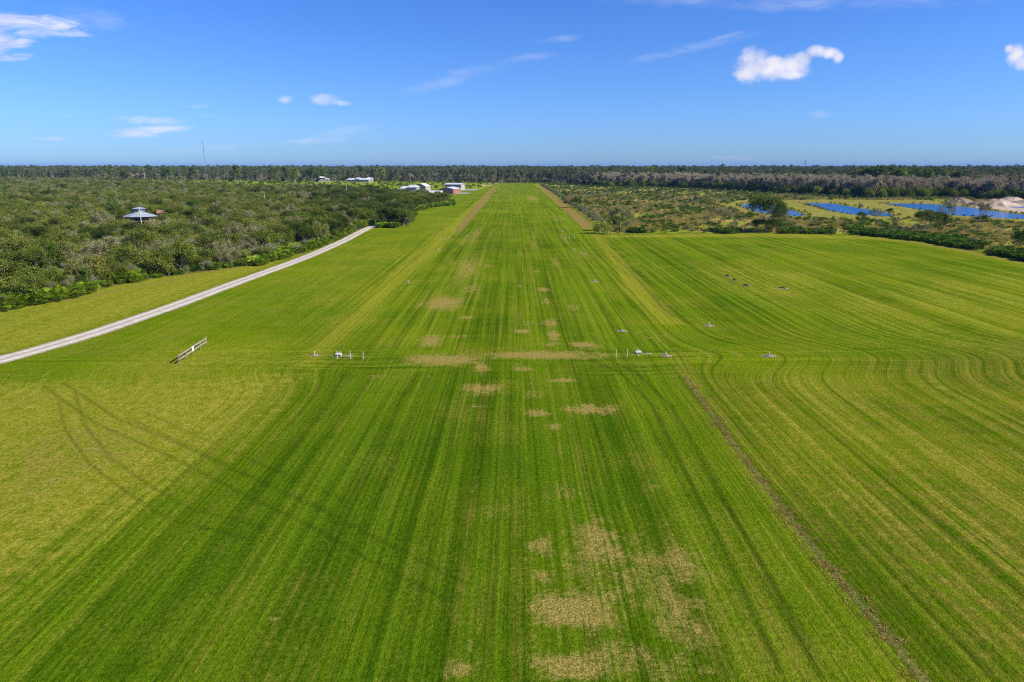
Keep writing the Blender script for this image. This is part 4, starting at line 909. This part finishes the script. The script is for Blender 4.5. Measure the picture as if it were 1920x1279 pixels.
# ---------------------------------------------------------------- poles, masts, machine, vehicles
def pole(px, py, h, label, arm=0.0, lean=0.0, r=0.16, mat=None):
    x, y = G(px, py); e = tag(empty('utility_pole', (x, y, 0)), label, 'utility pole', 'utility poles in the thicket')
    MB().tube((0, 0, -0.3), (lean, 0, h), r, r*0.75, 10).build('shaft', mat or PALEP, e)
    if arm: MB().tube((lean, 0, h-0.15), (lean-arm, 0, h+0.9), 0.08, 0.06, 8).build('arm', PALEP, e); MB().box((lean-arm, 0, h+0.95), (0.9, 0.35, 0.18)).build('lamp_head', DARK, e)
    return e
PALEP = plain('pale_pole', (0.52, 0.47, 0.38), 0.8, 0.2, var=0.12)
pole(266.5,425,9.0,'pale utility pole standing in front of the round stilt house', lean=-0.4, r=0.2)
pole(650.5,371,15.5,'tall pale pole with slanting lamp arm among dark trees left of the white house', arm=5.5, r=0.22)
pole(497.5,387,9.0,'pale wooden pole in the thicket below the meadow, left of a shorter one', r=0.2)
pole(514.5,386,5.0,'shorter pole just right of the pale wooden pole in the thicket', r=0.2)
pole(272,338,27.0,'thin pale pole rising in front of the far left forest', r=0.35)
GALV = plain('galvanised_steel', (0.20, 0.22, 0.26), 0.6, 0.4, var=0.1)
def lattice(m, w0, w1, h, nb, r):
    for i in range(nb):
        z0, z1 = h*i/nb, h*(i+1)/nb; a0, a1 = w0+(w1-w0)*i/nb, w0+(w1-w0)*(i+1)/nb
        c0 = [(a0*math.cos(t), a0*math.sin(t), z0) for t in (0.5, 2.594, 4.69)]; c1 = [(a1*math.cos(t), a1*math.sin(t), z1) for t in (0.5, 2.594, 4.69)]
        for k in range(3): m.tube(c0[k], c1[k], r, r, 5); m.tube(c0[k], c1[(k+1) % 3], r*0.6, r*0.6, 4); m.tube(c1[k], c1[(k+1) % 3], r*0.6, r*0.6, 4)
x, y = G(386.5, 327.2); s_ = 1650/math.hypot(x, y); x, y = x*s_, y*s_
e = tag(empty('radio_mast', (x, y, 0)), 'very tall thin guyed radio mast rising above the left horizon', 'mast')
m = MB(); lattice(m, 0.55, 0.55, 80, 34, 0.17); m.build('lattice', GALV, e)
for z in (79, 69, 65): MB().box((0, 0, z), (1.9, 0.5, 0.9)).build('antenna', GALV, e)
for k in range(3):
    a = 0.5+2.094*k
    MB().tube((math.cos(a)*42, math.sin(a)*42, 0), (0, 0, 64), 0.03, 0.03, 4).build('guy_wire', GALV, e)
x, y = G(1507.5, 330); s_ = 2000/math.hypot(x, y); x, y = x*s_, y*s_
e = tag(empty('cell_tower', (x, y, 0)), 'dark communications tower with a platform of antennas above the right horizon', 'tower')
MB().tube((0, 0, 0), (0, 0, 42), 1.0, 0.5, 10).build('shaft', GALV, e)
for z, r_ in ((36.5, 3.6), (42, 2.4)):
    m = MB()
    for k in range(3):
        a, b2 = 2.094*k, 2.094*(k+1); m.tube((r_*math.cos(a), r_*math.sin(a), z), (r_*math.cos(b2), r_*math.sin(b2), z), 0.25, 0.25, 5); m.tube((0, 0, z), (r_*math.cos(a), r_*math.sin(a), z), 0.2, 0.2, 5)
    pf = m.build('platform', GALV, e)
    for k in range(6):
        a = 1.047*k; MB().box((r_*0.9*math.cos(a), r_*0.9*math.sin(a), z+0.3), (0.6, 0.6, 2.4)).build('antenna', GALV, pf)
# excavator
ORANGE = plain('orange_paint', (0.80, 0.26, 0.07), 0.4, 0.4, var=0.12)
x, y = G(1062, 381); e = tag(empty('excavator', (x, y, 0), R(80)), 'excavator with a raised orange boom standing at the right edge of the runway', 'excavator')
for s in (-1, 1):
    prof = [(-2.0,0.15),(-1.7,0.0),(1.7,0.0),(2.0,0.15),(2.1,0.5),(1.8,0.9),(-1.8,0.9),(-2.1,0.5)]
    t_ = MB().prism([(p_[0], p_[1]) for p_ in prof], s*1.2-0.3, s*1.2+0.3).build('track', RUBBER, e)
MB().box((0, 0, 0.75), (1.7, 2.2, 0.5)).build('undercarriage', DARK, e)
MB().prism([(-1.5,1.05),(2.1,1.05),(2.4,1.4),(2.3,2.3),(0.2,2.3),(-0.2,1.7),(-1.5,1.6)], -1.3, 1.3).build('body', plain('grey_paint', (0.12, 0.12, 0.13), 0.5, 0.4), e, 0.03)
cb_ = MB().prism([(-1.5,1.62),(0.1,1.62),(0.1,3.05),(-1.0,3.05),(-1.5,2.4)], -1.28, -0.1).build('cab', ORANGE, e, 0.03); MB().box((-1.30, -0.6, 2.4), (0.03, 0.9, 0.8)).build('window', GLASS, cb_)
MB().prism([(-0.9,1.4),(-0.4,1.3),(-1.5,5.9),(-2.1,6.5),(-2.6,6.1),(-1.9,5.2)], -0.1, 0.5).build('boom', ORANGE, e, 0.03)
MB().prism([(-2.6,6.5),(-2.1,6.1),(-3.7,2.2),(-4.2,2.3)], 0.0, 0.4).build('arm', ORANGE, e, 0.02)
MB().prism([(-3.6,2.3),(-4.5,2.2),(-4.7,1.4),(-4.0,0.9),(-3.4,1.2)], -0.4, 0.8).build('bucket', DARK, e, 0.02)
def vehicle(px, py, rz, label, body, cargo=None):
    x, y = G(px, py); e = tag(empty('parked_truck', (x, y, 0), rz), label, 'truck')
    bd = MB().prism([(-1,0.45),(1,0.45),(1,1.05),(-1,1.05)], -2.6, 2.6).build('body', body, e, 0.06)
    cbn = MB().prism([(-0.9,1.05),(0.9,1.05),(0.8,1.8),(-0.8,1.8)], -0.6, 1.2).build('cab', body, e, 0.05)
    for s in (-1, 1): MB().box((0.3, s*0.88, 1.42), (1.4, 0.04, 0.5)).build('window', GLASS, cbn)
    MB().box((1.22, 0, 1.42), (0.04, 1.4, 0.5)).build('windscreen', GLASS, cbn)
    for a in (-1.6, 1.7):
        for s in (-1, 1): MB().tube((a, s*0.8, 0.38), (a, s*1.02, 0.38), 0.38, 0.38, 14).build('wheel', RUBBER, e)
    if cargo: MB().box((-1.5, 0, 1.9), (3.0, 2.0, 1.9)).build('cargo_box', cargo, e, 0.03)
    return e
vehicle(586.5, 383, 0.4, 'white box truck parked in a gap of the thicket', WHITE, WHITE)
vehicle(772, 391.5, 0.2, 'dark pickup parked in tree shade at the edge of the mown grass', DARK)
# spoil and sand heaps by the ponds
def heap(px, py, rx, ry, h, mat, label, seed, rz=0.0):
    x, y = G(px, py); m = blob_mesh(rx, ry, h, seed, 30, 9, 0.3); o = m.build('sand_heap', mat, None, 0, (x, y, -0.1), rz)
    for p_ in o.data.polygons: p_.use_smooth = True
    return tag(o, label, 'heap', 'heaps of dug earth beside the ponds')
heap(1800, 381.5, 15, 10, 4.6, GREYD, 'brown cone-shaped spoil heap behind the long pond', 3)
heap(1836, 386, 17, 9, 3.6, GREYD, 'dark low spoil heap between the cone heap and the pale sand', 5)
heap(1868, 386, 20, 12, 5.0, SANDM, 'pinkish sand heap at the head of the dark spoil', 7)
heap(1895, 380, 24, 10, 4.4, SANDM, 'broad pale sand heap behind the small right pond', 9)
heap(1935, 382, 22, 10, 4.0, SANDM, 'pale sand heap cut by the right picture edge', 11)

# ---------------------------------------------------------------- plants placed one by one
def at(key, i, px, py, lab, cat='tree', s=1.0, rz=0.0, zs=1.0, group=None):
    q = G(px, py); return plant(key, i, q, lab, cat, group, s, rz, 0.0, zs)
SPOTS = [(264,414,15),(264,417.5,15),(264,421,15),(264,425,14),(266,430,13),(266,436,11),(267,442,8),(267,449,5),(305,409,5),(266.5,425,3),(586.5,383,5),(772,391.5,4),(735,366,3),(745,364,14),(765,363,14),(800,367,14),(787,359,12)]+[(p_, y_, 16) for p_ in (592,600,608,616,652,662,672,682,694) for y_ in (340.9,341.6,342.4,343.4,344.6)]
at('pine',0,98,524,'young bright green pine nearest the road on the far left','tree',0.95,0.3)
at('pine',1,216,422,'bright green pine left of the round stilt house','tree',1.2,1.3,1.0)
at('pine',2,370,420,'bright green pine in the thicket right of the round stilt house','tree',1.0,2.0)
at('pine',1,168,545,'slender small pine by the palmetto edge','tree',0.5,0.2)
at('live',0,727,423,'large dark live oak overhanging the end of the gravel road, left of a pair','tree',1.0,0.4,1.05)
at('live',1,757,423.5,'large dark live oak at the corner of the mown grass, right of a pair','tree',0.92,2.4,1.0)
at('live',2,742,412,'dark live oak filling the gap behind the pair at the road end','tree',1.0,1.4)
at('live',2,722,396,'dark live oak behind the road end, topping the thicket','tree',1.0,5.0)
at('live',1,700,398,'dark rounded oak left of the road-end oaks','tree',0.9,0.9)
at('live',0,660,388,'dark rounded oak beneath the leaning lamp pole','tree',0.9,3.0)
at('live',2,640,378,'dark oak with a high crown left of the leaning lamp pole','tree',1.1,1.0)
at('live',1,718,377,'high dark oak in front of the white house','tree',1.15,4.0)
at('live',0,835,380,'small dark oak at the tip of the thicket below the red hangar','tree',0.62,1.0)
at('live',1,815,383,'small oak beside the tip of the thicket in front of the long shed','tree',0.55,3.0)
at('live',1,795,384,'dark oak in front of the left end of the long shed','tree',0.6,3.7)
at('live',2,120,337+42,'round dark oak in the left thicket','tree',0.6,0.7)
# right side
at('live',2,1436,435.5,'large spreading dark oak in front of the first pond','tree',1.45,0.5,1.1)
at('live',1,1424,436,'low dark oak filling in under the left side of the large spreading oak','tree',0.78,2.2,0.8)
at('live',0,1449,436,'low dark oak filling in under the right side of the large spreading oak','tree',0.85,4.2,0.8)
at('grey',1,1462,433,'grey twiggy oak leaning on the right flank of the large spreading oak','tree',1.9,2.5)
at('grey',2,1163,433,'tall grey-green twiggy tree at the corner of the marsh','tree',1.85,0.2,1.0)
at('live',0,1150,430,'dark low oak at the foot of the twiggy corner tree','tree',0.6,2.0)
at('live',1,1080,389.5,'dark oak at the right edge of the runway beside the excavator','tree',0.72,0.2,1.1)
at('grey',3,1079,367.5,'grey twiggy oak behind the excavator','tree',1.55,1.2)
at('grey',1,1099,366,'small round grey tree in the marsh grass, right of the twiggy oak','tree',0.95,2.9)
at('bush',1,1128,438.5,'round bright green bush at the corner of the mown field','shrub',2.0,0.3,1.0)
at('bush',2,1120,437.5,'left lobe of the bright green bush pair at the field corner','shrub',1.5,2.3,1.0)
at('grey',0,1358,415,'wide grey-green bush in the marsh left of the large spreading oak','tree',1.75,0.3,0.85)
at('grey',2,1340,413,'grey bush touching the wide grey-green one from the left','tree',1.4,1.9,0.8)
at('grey',1,1195,394,'small dark grey bush alone in the marsh','shrub',0.8,0.6)
at('live',1,1735,430,'big dark bushy oak below the long pond','tree',1.15,0.9,0.8)
at('live',0,1758,424,'dark oak behind the right side of the big bushy one','tree',0.8,2.9,1.0)
at('grey',3,1770,415,'grey twiggy tree standing before the long pond','tree',1.6,1.9,1.1)
at('grey',2,1838,417,'dark twiggy tree before the right part of the long pond','tree',1.5,0.9,1.15)
at('live',2,1842,419,'dark low bush at the foot of the right twiggy tree','shrub',0.42,1.9)
at('live',1,1614,414,'small dark bush at the near end of the second pond','shrub',0.5,0.9)
at('grey',0,1640,412,'grey bush at the near end of the second pond','shrub',1.3,0.5)
at('under',1,1912,464,'green small tree at the right picture edge by the palmetto bank','tree',0.72,0.5,1.1)
at('live',0,1668,401,'tiny bush on the grass berm between the ponds','shrub',0.4,0.5)
at('grey',1,1612,393,'small grey bush on the bank of the second pond','shrub',0.8,0.5)
for i, (px, py, s, lb) in enumerate(((1151,363.5,1.35,'cabbage palm with a dark round head, leftmost in the marsh'),(1241,362,0.9,'low cabbage palm in the middle of the marsh'),(1303,385.5,1.15,'cabbage palm standing above the palmetto right of the marsh middle'),
        (1266,366,1.3,'cabbage palm hung with dead fronds in the marsh'),(1119.5,384,0.55,'small palm beside the sandy path'),(1178,373.5,0.8,'small palm among grey shrubs in the marsh'))):
    at('palm', i, px, py, lb, 'palm', s, i*1.1)
BIG = [(1436,435.5),(1163,433),(1128,438.5),(1358,415),(1735,430),(1080,389.5),(1758,424),(1340,413)]

# ---------------------------------------------------------------- left thicket
keep = [(*G(a, b2), r_) for a, b2, r_ in SPOTS]
def away(q, extra=()):
    k = np.ones(len(q), bool)
    for x_, y_, r_ in list(keep)+list(extra): k &= np.hypot(q[:, 0]-x_, q[:, 1]-y_) > r_
    return q[k]
rdl = resample(ROAD, 3.0)
q = away(scatter(SCRUB, 4.5, 21)); q = q[dist_line(q, SCRUB, True) > 1.0]; q = q[dist_line(q, rdl) > 4.0]
def gap(q): return np.sin(q[:, 0]/11.0+2.2)*np.sin(q[:, 1]/17.0+0.7)+0.6*np.sin(q[:, 0]/5.3-q[:, 1]/7.9+1)
q = q[(gap(q) < 0.72)]
rs_ = np.random.RandomState(3)
r_ = np.hypot(q[:, 0], q[:, 1]); q = q[(r_ < 520) | (rs_.rand(len(q)) < 0.5)]; q = q[np.argsort(np.hypot(q[:, 0], q[:, 1]))]
px_, py_ = to_pix(q[:, 0], q[:, 1]); tip = (px_ > 735) & (py_ < 386); kk = ~tip | (rs_.rand(len(q)) < 0.6); q = q[kk]; px_ = px_[kk]; tip = tip[kk]
nf = np.sin(q[:, 0]/17.0+1.3)*np.cos(q[:, 1]/23.0) + np.sin(q[:, 0]/7.1+q[:, 1]/9.3)*0.5
pd_dark = np.clip((px_-520)/260, 0, 0.55) + 0.07 + (nf > 0.6)*0.22
u_ = rs_.rand(len(q)); kind = np.where(u_ < pd_dark, 2, np.where(u_ < pd_dark+(1-pd_dark)*(0.15+0.24*(nf < -0.2)), 1, 0)); kind = np.where(tip, 0, kind)
def split_near(q, cap=300):
    v = vis(q, -10); idx = np.where(v)[0][:cap]; msk = np.zeros(len(q), bool); msk[idx] = True; return q[msk], q[~msk]
spec = {0: ('oak', 'olive green scrub oak in the dense thicket left of the gravel road', 'scrub oaks of the left thicket', 'scrub oak'),
        1: ('grey', 'pale grey twiggy oak hung with lichen in the dense thicket left of the gravel road', 'lichen grey oaks of the left thicket', 'scrub oak'),
        2: ('live', 'dark green rounded oak in the thicket toward the road end and the hangars', 'dark oaks of the left thicket', 'oak')}
for kd, (key, lab, grp, cat) in spec.items():
    a, b2 = split_near(q[kind == kd])
    sc0 = 1.0 if kd < 2 else 0.62
    for i, pt in enumerate(a):
        plant(key, rs_.randint(9), pt, lab, 'tree', grp, sc0*rs_.choice([0.6,0.75,0.9,1.05,1.2,1.35])*rs_.uniform(0.92, 1.08), rs_.uniform(0, 6.28), 0, rs_.uniform(0.85, 1.1))
    stuff('distant_'+cat.replace(' ', '_')+'_mass', [key], b2, 0.65*sc0, 1.4*sc0, lab.split(' in ')[0]+' growing far back in the left thicket as one mass', 'trees', 5+kd)
# undergrowth between the trees
q = away(scatter(SCRUB, 3.0, 22)); q = q[(dist_line(q, SCRUB, True) > 0.2) & (np.hypot(q[:, 0], q[:, 1]) < 420)]; q = q[dist_line(q, rdl) > 3.6]
stuff('undergrowth', ['bush', 'pald', 'pal', 'shrub'], q, 0.5, 1.1, 'low shrubs and dark palmetto covering the ground of the left thicket', 'undergrowth', 12)
# palmetto along the thicket edge
PALZ = [GP([(-60,606),(0,586),(100,568),(165,552),(168,535),(130,528),(60,545),(-60,572)]), GP([(214,533),(262,528),(262,512),(214,516)]), GP([(352,512),(385,505),(385,492),(352,497)]), GP([(425,500),(447,496),(447,488),(425,490)]),
        GP([(480,500),(520,489),(600,463),(650,445),(660,436),(640,438),(590,455),(520,478),(480,488)]), GP([(655,432),(690,424),(700,420),(660,424)]), GP([(705,427),(745,427.5),(745,421),(705,421)]),
        GP([(778,396),(800,393),(800,388),(778,388)]), GP([(803,390),(850,385),(848,378),(803,384)])]
pq = np.vstack([scatter(z_, 2.1, 40+i) for i, z_ in enumerate(PALZ)]); pq = pq[(dist_line(pq, rdl) > 3.6)]; pq = pq[np.argsort(np.hypot(pq[:, 0], pq[:, 1]))]
a, b2 = split_near(pq, 150)
for pt in a: plant('pal', rs_.randint(9), pt, 'bright green saw palmetto clump along the edge of the left thicket', 'palmetto', 'palmettos edging the left thicket', rs_.uniform(0.9, 1.6), rs_.uniform(0, 6.28))
stuff('palmetto_mass', ['pal'], b2, 0.9, 1.5, 'far strip of bright palmetto at the edge of the left thicket', 'palmetto', 14)

# ---------------------------------------------------------------- meadow and marsh
q = scatter(MEADOW, 8.0, 50); q = away(q); u_ = rs_.rand(len(q))
stuff('meadow_palmetto', ['pal', 'pald'], q[u_ < 0.16], 0.6, 1.2, 'low palmetto scattered over the yellow-green meadow before the far forest', 'palmetto', 15)
stuff('meadow_bush', ['under'], q[(u_ > 0.965)], 0.3, 0.6, 'scattered dark bushes in the far meadow', 'bushes', 16)
def okm(q, m_=2.0):
    k = ~inside(q, BERM)
    for pd in POND: k &= ~inside(q, pd)
    k &= ~inside(q, SAND); k &= dist_line(q, MARSH, True) > m_
    k &= dist_line(q, GP([(1085,376),(1160,381),(1250,379),(1340,379),(1390,396),(1412,402)])) > 3.2
    return q[k]
q = okm(scatter(MARSH, 4.6, 60)); d_ = np.hypot(q[:, 0], q[:, 1])
nf = np.sin(q[:, 0]/15.0+0.3)*np.cos(q[:, 1]/31.0+1) + np.sin(q[:, 0]/6.1-q[:, 1]/11.3)*0.6; u_ = rs_.rand(len(q))
sh = q[(u_ < 0.07+0.12*(nf > 0.25)) & (d_ < 900)]; gb = q[(u_ > 0.90-0.07*(nf < -0.3)) & (d_ < 1000)]; pl = q[(u_ > 0.5) & (u_ < 0.78) & (nf < 0.2)]
sh = sh[np.argsort(np.hypot(sh[:, 0], sh[:, 1]))]; gb = gb[np.argsort(np.hypot(gb[:, 0], gb[:, 1]))]; pl = pl[np.argsort(np.hypot(pl[:, 0], pl[:, 1]))]
for key, arr, lab, cat, grp, nm, s0 in (('shrub', sh, 'grey twiggy shrub in the marsh right of the runway', 'shrub', 'grey shrubs of the marsh', 'marsh_shrub_mass', 0.62), ('bush', gb, 'dark green leafy bush in the marsh right of the runway', 'bush', 'green bushes of the marsh', 'marsh_bush_mass', 0.75),
                          ('pald', pl, 'low dark palmetto in the marsh right of the runway', 'palmetto', 'palmettos of the marsh', 'marsh_palmetto_mass', 0.8)):
    a, b2 = split_near(arr, {'shrub': 300, 'bush': 260, 'pald': 50}[key])
    for pt in a: plant(key, rs_.randint(9), pt, lab, cat, grp, s0*rs_.uniform(0.6, 1.35), rs_.uniform(0, 6.28), parts=(np.hypot(*pt) < 420))
    stuff(nm, [key], b2, s0*0.7, s0*1.35, lab.replace(' in the marsh', ' far back in the marsh'), cat+' mass', 17)
q = okm(scatter(MARSH, 2.3, 61)); q = q[np.hypot(q[:, 0], q[:, 1]) < 750]; nf = np.sin(q[:, 0]/13.0+2)*np.cos(q[:, 1]/19.0) + rs_.normal(size=len(q))*0.5
stuff('marsh_grass', ['tuft'], q[nf > 0.15], 0.6, 1.3, 'tall straw-coloured grass tussocks across the marsh', 'grass', 18)
# dark palmetto bank along the mown field
BANK = [GP([(1598,440),(1640,443),(1730,453),(1830,470),(1845,462),(1800,450),(1700,440),(1600,433)]), GP([(1862,478),(1925,490),(1990,502),(1990,488),(1920,474),(1862,470)]), GP([(1352,438.5),(1380,438.5),(1380,434.5),(1352,434.5)]), GP([(1470,438),(1498,438),(1498,432),(1470,432)]),
        GP([(1515,438.5),(1560,439),(1560,434),(1515,434)]), GP([(1180,437),(1210,437),(1210,433),(1180,433)])]
pq = np.vstack([scatter(z_, 2.2, 70+i) for i, z_ in enumerate(BANK)]); pq = pq[np.argsort(np.hypot(pq[:, 0], pq[:, 1]))]
a, b2 = split_near(pq, 98)
for pt in a: plant('pald', rs_.randint(9), pt, 'dark green palmetto clump in the bank along the far edge of the right mown field', 'palmetto', 'palmettos banked along the right field', rs_.uniform(0.8, 1.35), rs_.uniform(0, 6.28))
if len(b2): stuff('palmetto_bank', ['pald'], b2, 0.8, 1.3, 'rest of the dark palmetto bank right of the mown field', 'palmetto', 19)
bl = resample(GP([(1165,437.5),(1440,437.5),(1627,442.5)]), 2.6); bl = bl + rs_.normal(size=bl.shape)*[0.6, 1.2]; bl = bl[rs_.rand(len(bl)) < 0.6]
stuff('marsh_edge_scrub', ['shrub', 'bush'], bl+np.array([0, 3.0]), 0.45, 0.85, 'row of low scrub along the straight far edge of the right mown field', 'scrub', 20)
ed = resample(GP([(1012,346),(1035,360),(1060,379),(1090,399),(1115,419)]), 2.4); ed = ed + rs_.normal(size=ed.shape)*[1.0, 1.0] + np.array([2.5, 0])
stuff('ditch_scrub', ['shrub', 'bush'], ed, 0.5, 1.0, 'row of grey scrub along the ditch on the right side of the runway', 'scrub', 21)
# grass on the pond berms
q = scatter(BERM, 4.0, 62)
for pd in POND: q = q[~inside(q, pd)]; q = q[dist_line(q, pd, True) > 0.5] if True else q
q = q[~inside(q, SAND)]; kk = np.zeros(len(q), bool)
for pd in POND: kk |= dist_line(q, pd, True) < 4
stuff('bank_grass', ['tuft', 'bush'], q[kk], 0.3, 0.55, 'rough grass and low plants along the pond banks', 'grass', 22)

# ---------------------------------------------------------------- far forest
def polar(n, a0, a1, r0f, r1, seed, power=1.0):
    rs__ = np.random.RandomState(seed); a = np.radians(rs__.uniform(a0, a1, n)); u = rs__.rand(n)**power
    rmin = r0f(a); r = rmin + (r1-rmin)*u; return np.stack([r*np.sin(a), r*np.cos(a)], 1), a, r
edge = lambda a: np.interp(a, fe_az, fe_r)
def forest(n, a0, a1, d0, d1, seed):
    rs__ = np.random.RandomState(seed); a = np.radians(rs__.uniform(a0, a1, n)); r = edge(a)+d0+(d1-d0)*rs__.rand(n); k = r > 0
    q = np.stack([r*np.sin(a), r*np.cos(a)], 1); return q[np.argsort(rs__.rand(n)*0+r-edge(a))]
AZR = math.degrees(math.atan2(*G(1060, 344)))
def grow(key, q, lab, cat, grp, nm, smin, smax, seed, cap=300):
    rs__ = np.random.RandomState(seed); ex = away(q); a, b2 = split_near(ex, cap)
    for pt in a: plant(key, rs__.randint(9), pt, lab, cat, grp, rs__.uniform(smin, smax), rs__.uniform(0, 6.28), parts=False)
    if len(b2): stuff(nm, [key], b2, smin, smax, lab.replace('at the front of', 'deep in'), 'forest', seed)
# right: dark understory wall, then bare cypress, then pines
grow('under', forest(380, AZR+3, 43, -12, 22, 80), 'dark green understory oak at the front of the bare right-hand forest', 'tree', 'understory oaks along the right forest edge', 'understory_mass', 0.5, 1.1, 81, 160)
grow('cyp', forest(2600, AZR+1, 43, 6, 230, 82), 'leafless pinkish grey tree at the front of the right-hand forest', 'tree', 'bare trees of the right forest', 'bare_forest', 0.75, 1.15, 83, 200)
stuff('bare_forest_depth', ['cyp', 'cyp', 'fbroad', 'fbroad', 'fpine'], forest(9000, AZR, 43, 230, 900, 84), 0.8, 1.1, 'mass of bare grey trees and pines farther back on the right', 'forest', 85)
at_ = lambda px, py: G(px, py)
rs_ = np.random.RandomState(77)
for i in range(34):
    px = 1555+ (i/33)**1.0*200 + rs_.uniform(-4, 4); bump = math.exp(-((px-1632)/26)**2)*0.30 + math.exp(-((px-1595)/16)**2)*0.16; r_ = rs_.uniform(840, 1040)
    a = math.atan2((px-960)/FPX, CP); pt = (r_*math.sin(a), r_*math.cos(a)); fb_k = rs_.rand() < 0.6
    plant('fbroad' if fb_k else 'fpine', i, pt, 'tall dark tree standing above the bare forest on the right skyline', 'tree', 'tall trees on the right skyline', ((1.58 if fb_k else 1.12)+bump+rs_.uniform(-.08, .08)), i*1.3, parts=False)
stuff('right_forest_green', ['fbroad', 'fpine', 'under'], forest(420, AZR+1, 43, 20, 300, 186), 0.75, 1.15, 'green trees scattered among the bare right-hand forest', 'forest', 187)
for i in range(60):
    px = rs_.uniform(190, 730) if i < 46 else rs_.uniform(1100, 1520); r_ = rs_.uniform(1330, 1480) if i < 46 else rs_.uniform(1200, 1400)
    a = math.atan2((px-960)/FPX, CP); pt = (r_*math.sin(a), r_*math.cos(a)); fb_k = rs_.rand() < 0.35
    plant('fbroad' if fb_k else 'fpine', i, pt, 'round-topped dark pine rising just above the level far forest skyline', 'tree', 'taller pines of the far skyline', (1.72 if fb_k else 1.22)+rs_.uniform(-.12, .20), i*1.7, parts=False)
# left and centre: mixed pines
grow('under', forest(300, -43, AZR+3, -14, 25, 86), 'dark bushy tree at the front of the far mixed forest', 'tree', 'dark trees along the far forest edge', 'forest_edge_mass', 0.45, 1.0, 87, 138)
grow('fpine', forest(900, -43, AZR+3, 0, 160, 88), 'tall slender pine at the front of the far mixed forest', 'tree', 'pines of the far forest', 'pine_forest', 0.85, 1.2, 89, 280)
grow('cyp', forest(260, -43, AZR+3, 5, 160, 90), 'bare grey tree at the front of the far mixed forest', 'tree', 'bare trees of the far forest', 'far_bare_forest', 0.7, 1.0, 91, 60)
stuff('mixed_forest_depth', ['fpine', 'fpine', 'fpine', 'cyp', 'fbroad', 'fbroad'], forest(16000, -43, AZR+2, 160, 1300, 92), 0.9, 1.25, 'mass of mixed pines and bare trees stretching to the horizon', 'forest', 93)
rs_ = np.random.RandomState(94); n_ = 42000; a = np.radians(rs_.uniform(-43, 43, n_)); r_ = 1900+ (11000-1900)*rs_.rand(n_)**1.15
stuff('horizon_forest', ['fpine', 'fbroad'], np.stack([r_*np.sin(a), r_*np.cos(a)], 1), 1.0, 1.45, 'blue-green forest mass at the horizon', 'forest', 95)
rs_ = np.random.RandomState(96); n_ = 26000; a = np.radians(rs_.uniform(-43, 43, n_)); r_ = 9000+ (19500-9000)*rs_.rand(n_)
stuff('farthest_forest', ['fbroad'], np.stack([r_*np.sin(a), r_*np.cos(a)], 1), 1.6, 2.4, 'thin farthest line of forest under the sky', 'forest', 97)

# ---------------------------------------------------------------- cut grass left in rows
rs_ = np.random.RandomState(30); wl = resample(WINDROW, 0.11); pts = np.repeat(wl, 3, 0) + rs_.normal(size=(len(wl)*3, 2))*[0.42, 0.15]
pts = pts[rs_.rand(len(pts)) < 0.07+0.24*np.clip(np.sin(pts[:, 1]*0.9)+np.sin(pts[:, 1]*2.3+1), 0, 2)/2]
stuff('cut_grass_row', ['clip'], pts, 0.45, 1.1, 'brown windrow of cut grass running down the right foreground', 'cut grass', 31)

# ---------------------------------------------------------------- haze
if HAZE_DENSITY > 0:
    m = MB(); m.box((0, 0, 41.5), (43600, 43600, 89)); hm, n = new_mat('haze')
    pv = n.node('ShaderNodeVolumePrincipled'); pv.inputs['Color'].default_value = (0.20, 0.47, 1.0, 1); pv.inputs['Density'].default_value = HAZE_DENSITY; pv.inputs['Anisotropy'].default_value = 0.0
    o_ = n.node('ShaderNodeOutputMaterial'); n.l.new(pv.outputs[0], o_.inputs['Volume'])
    hz = m.build('haze', hm); hz['kind'] = 'stuff'; hz['label'] = 'thin blue air between the viewer and the horizon'
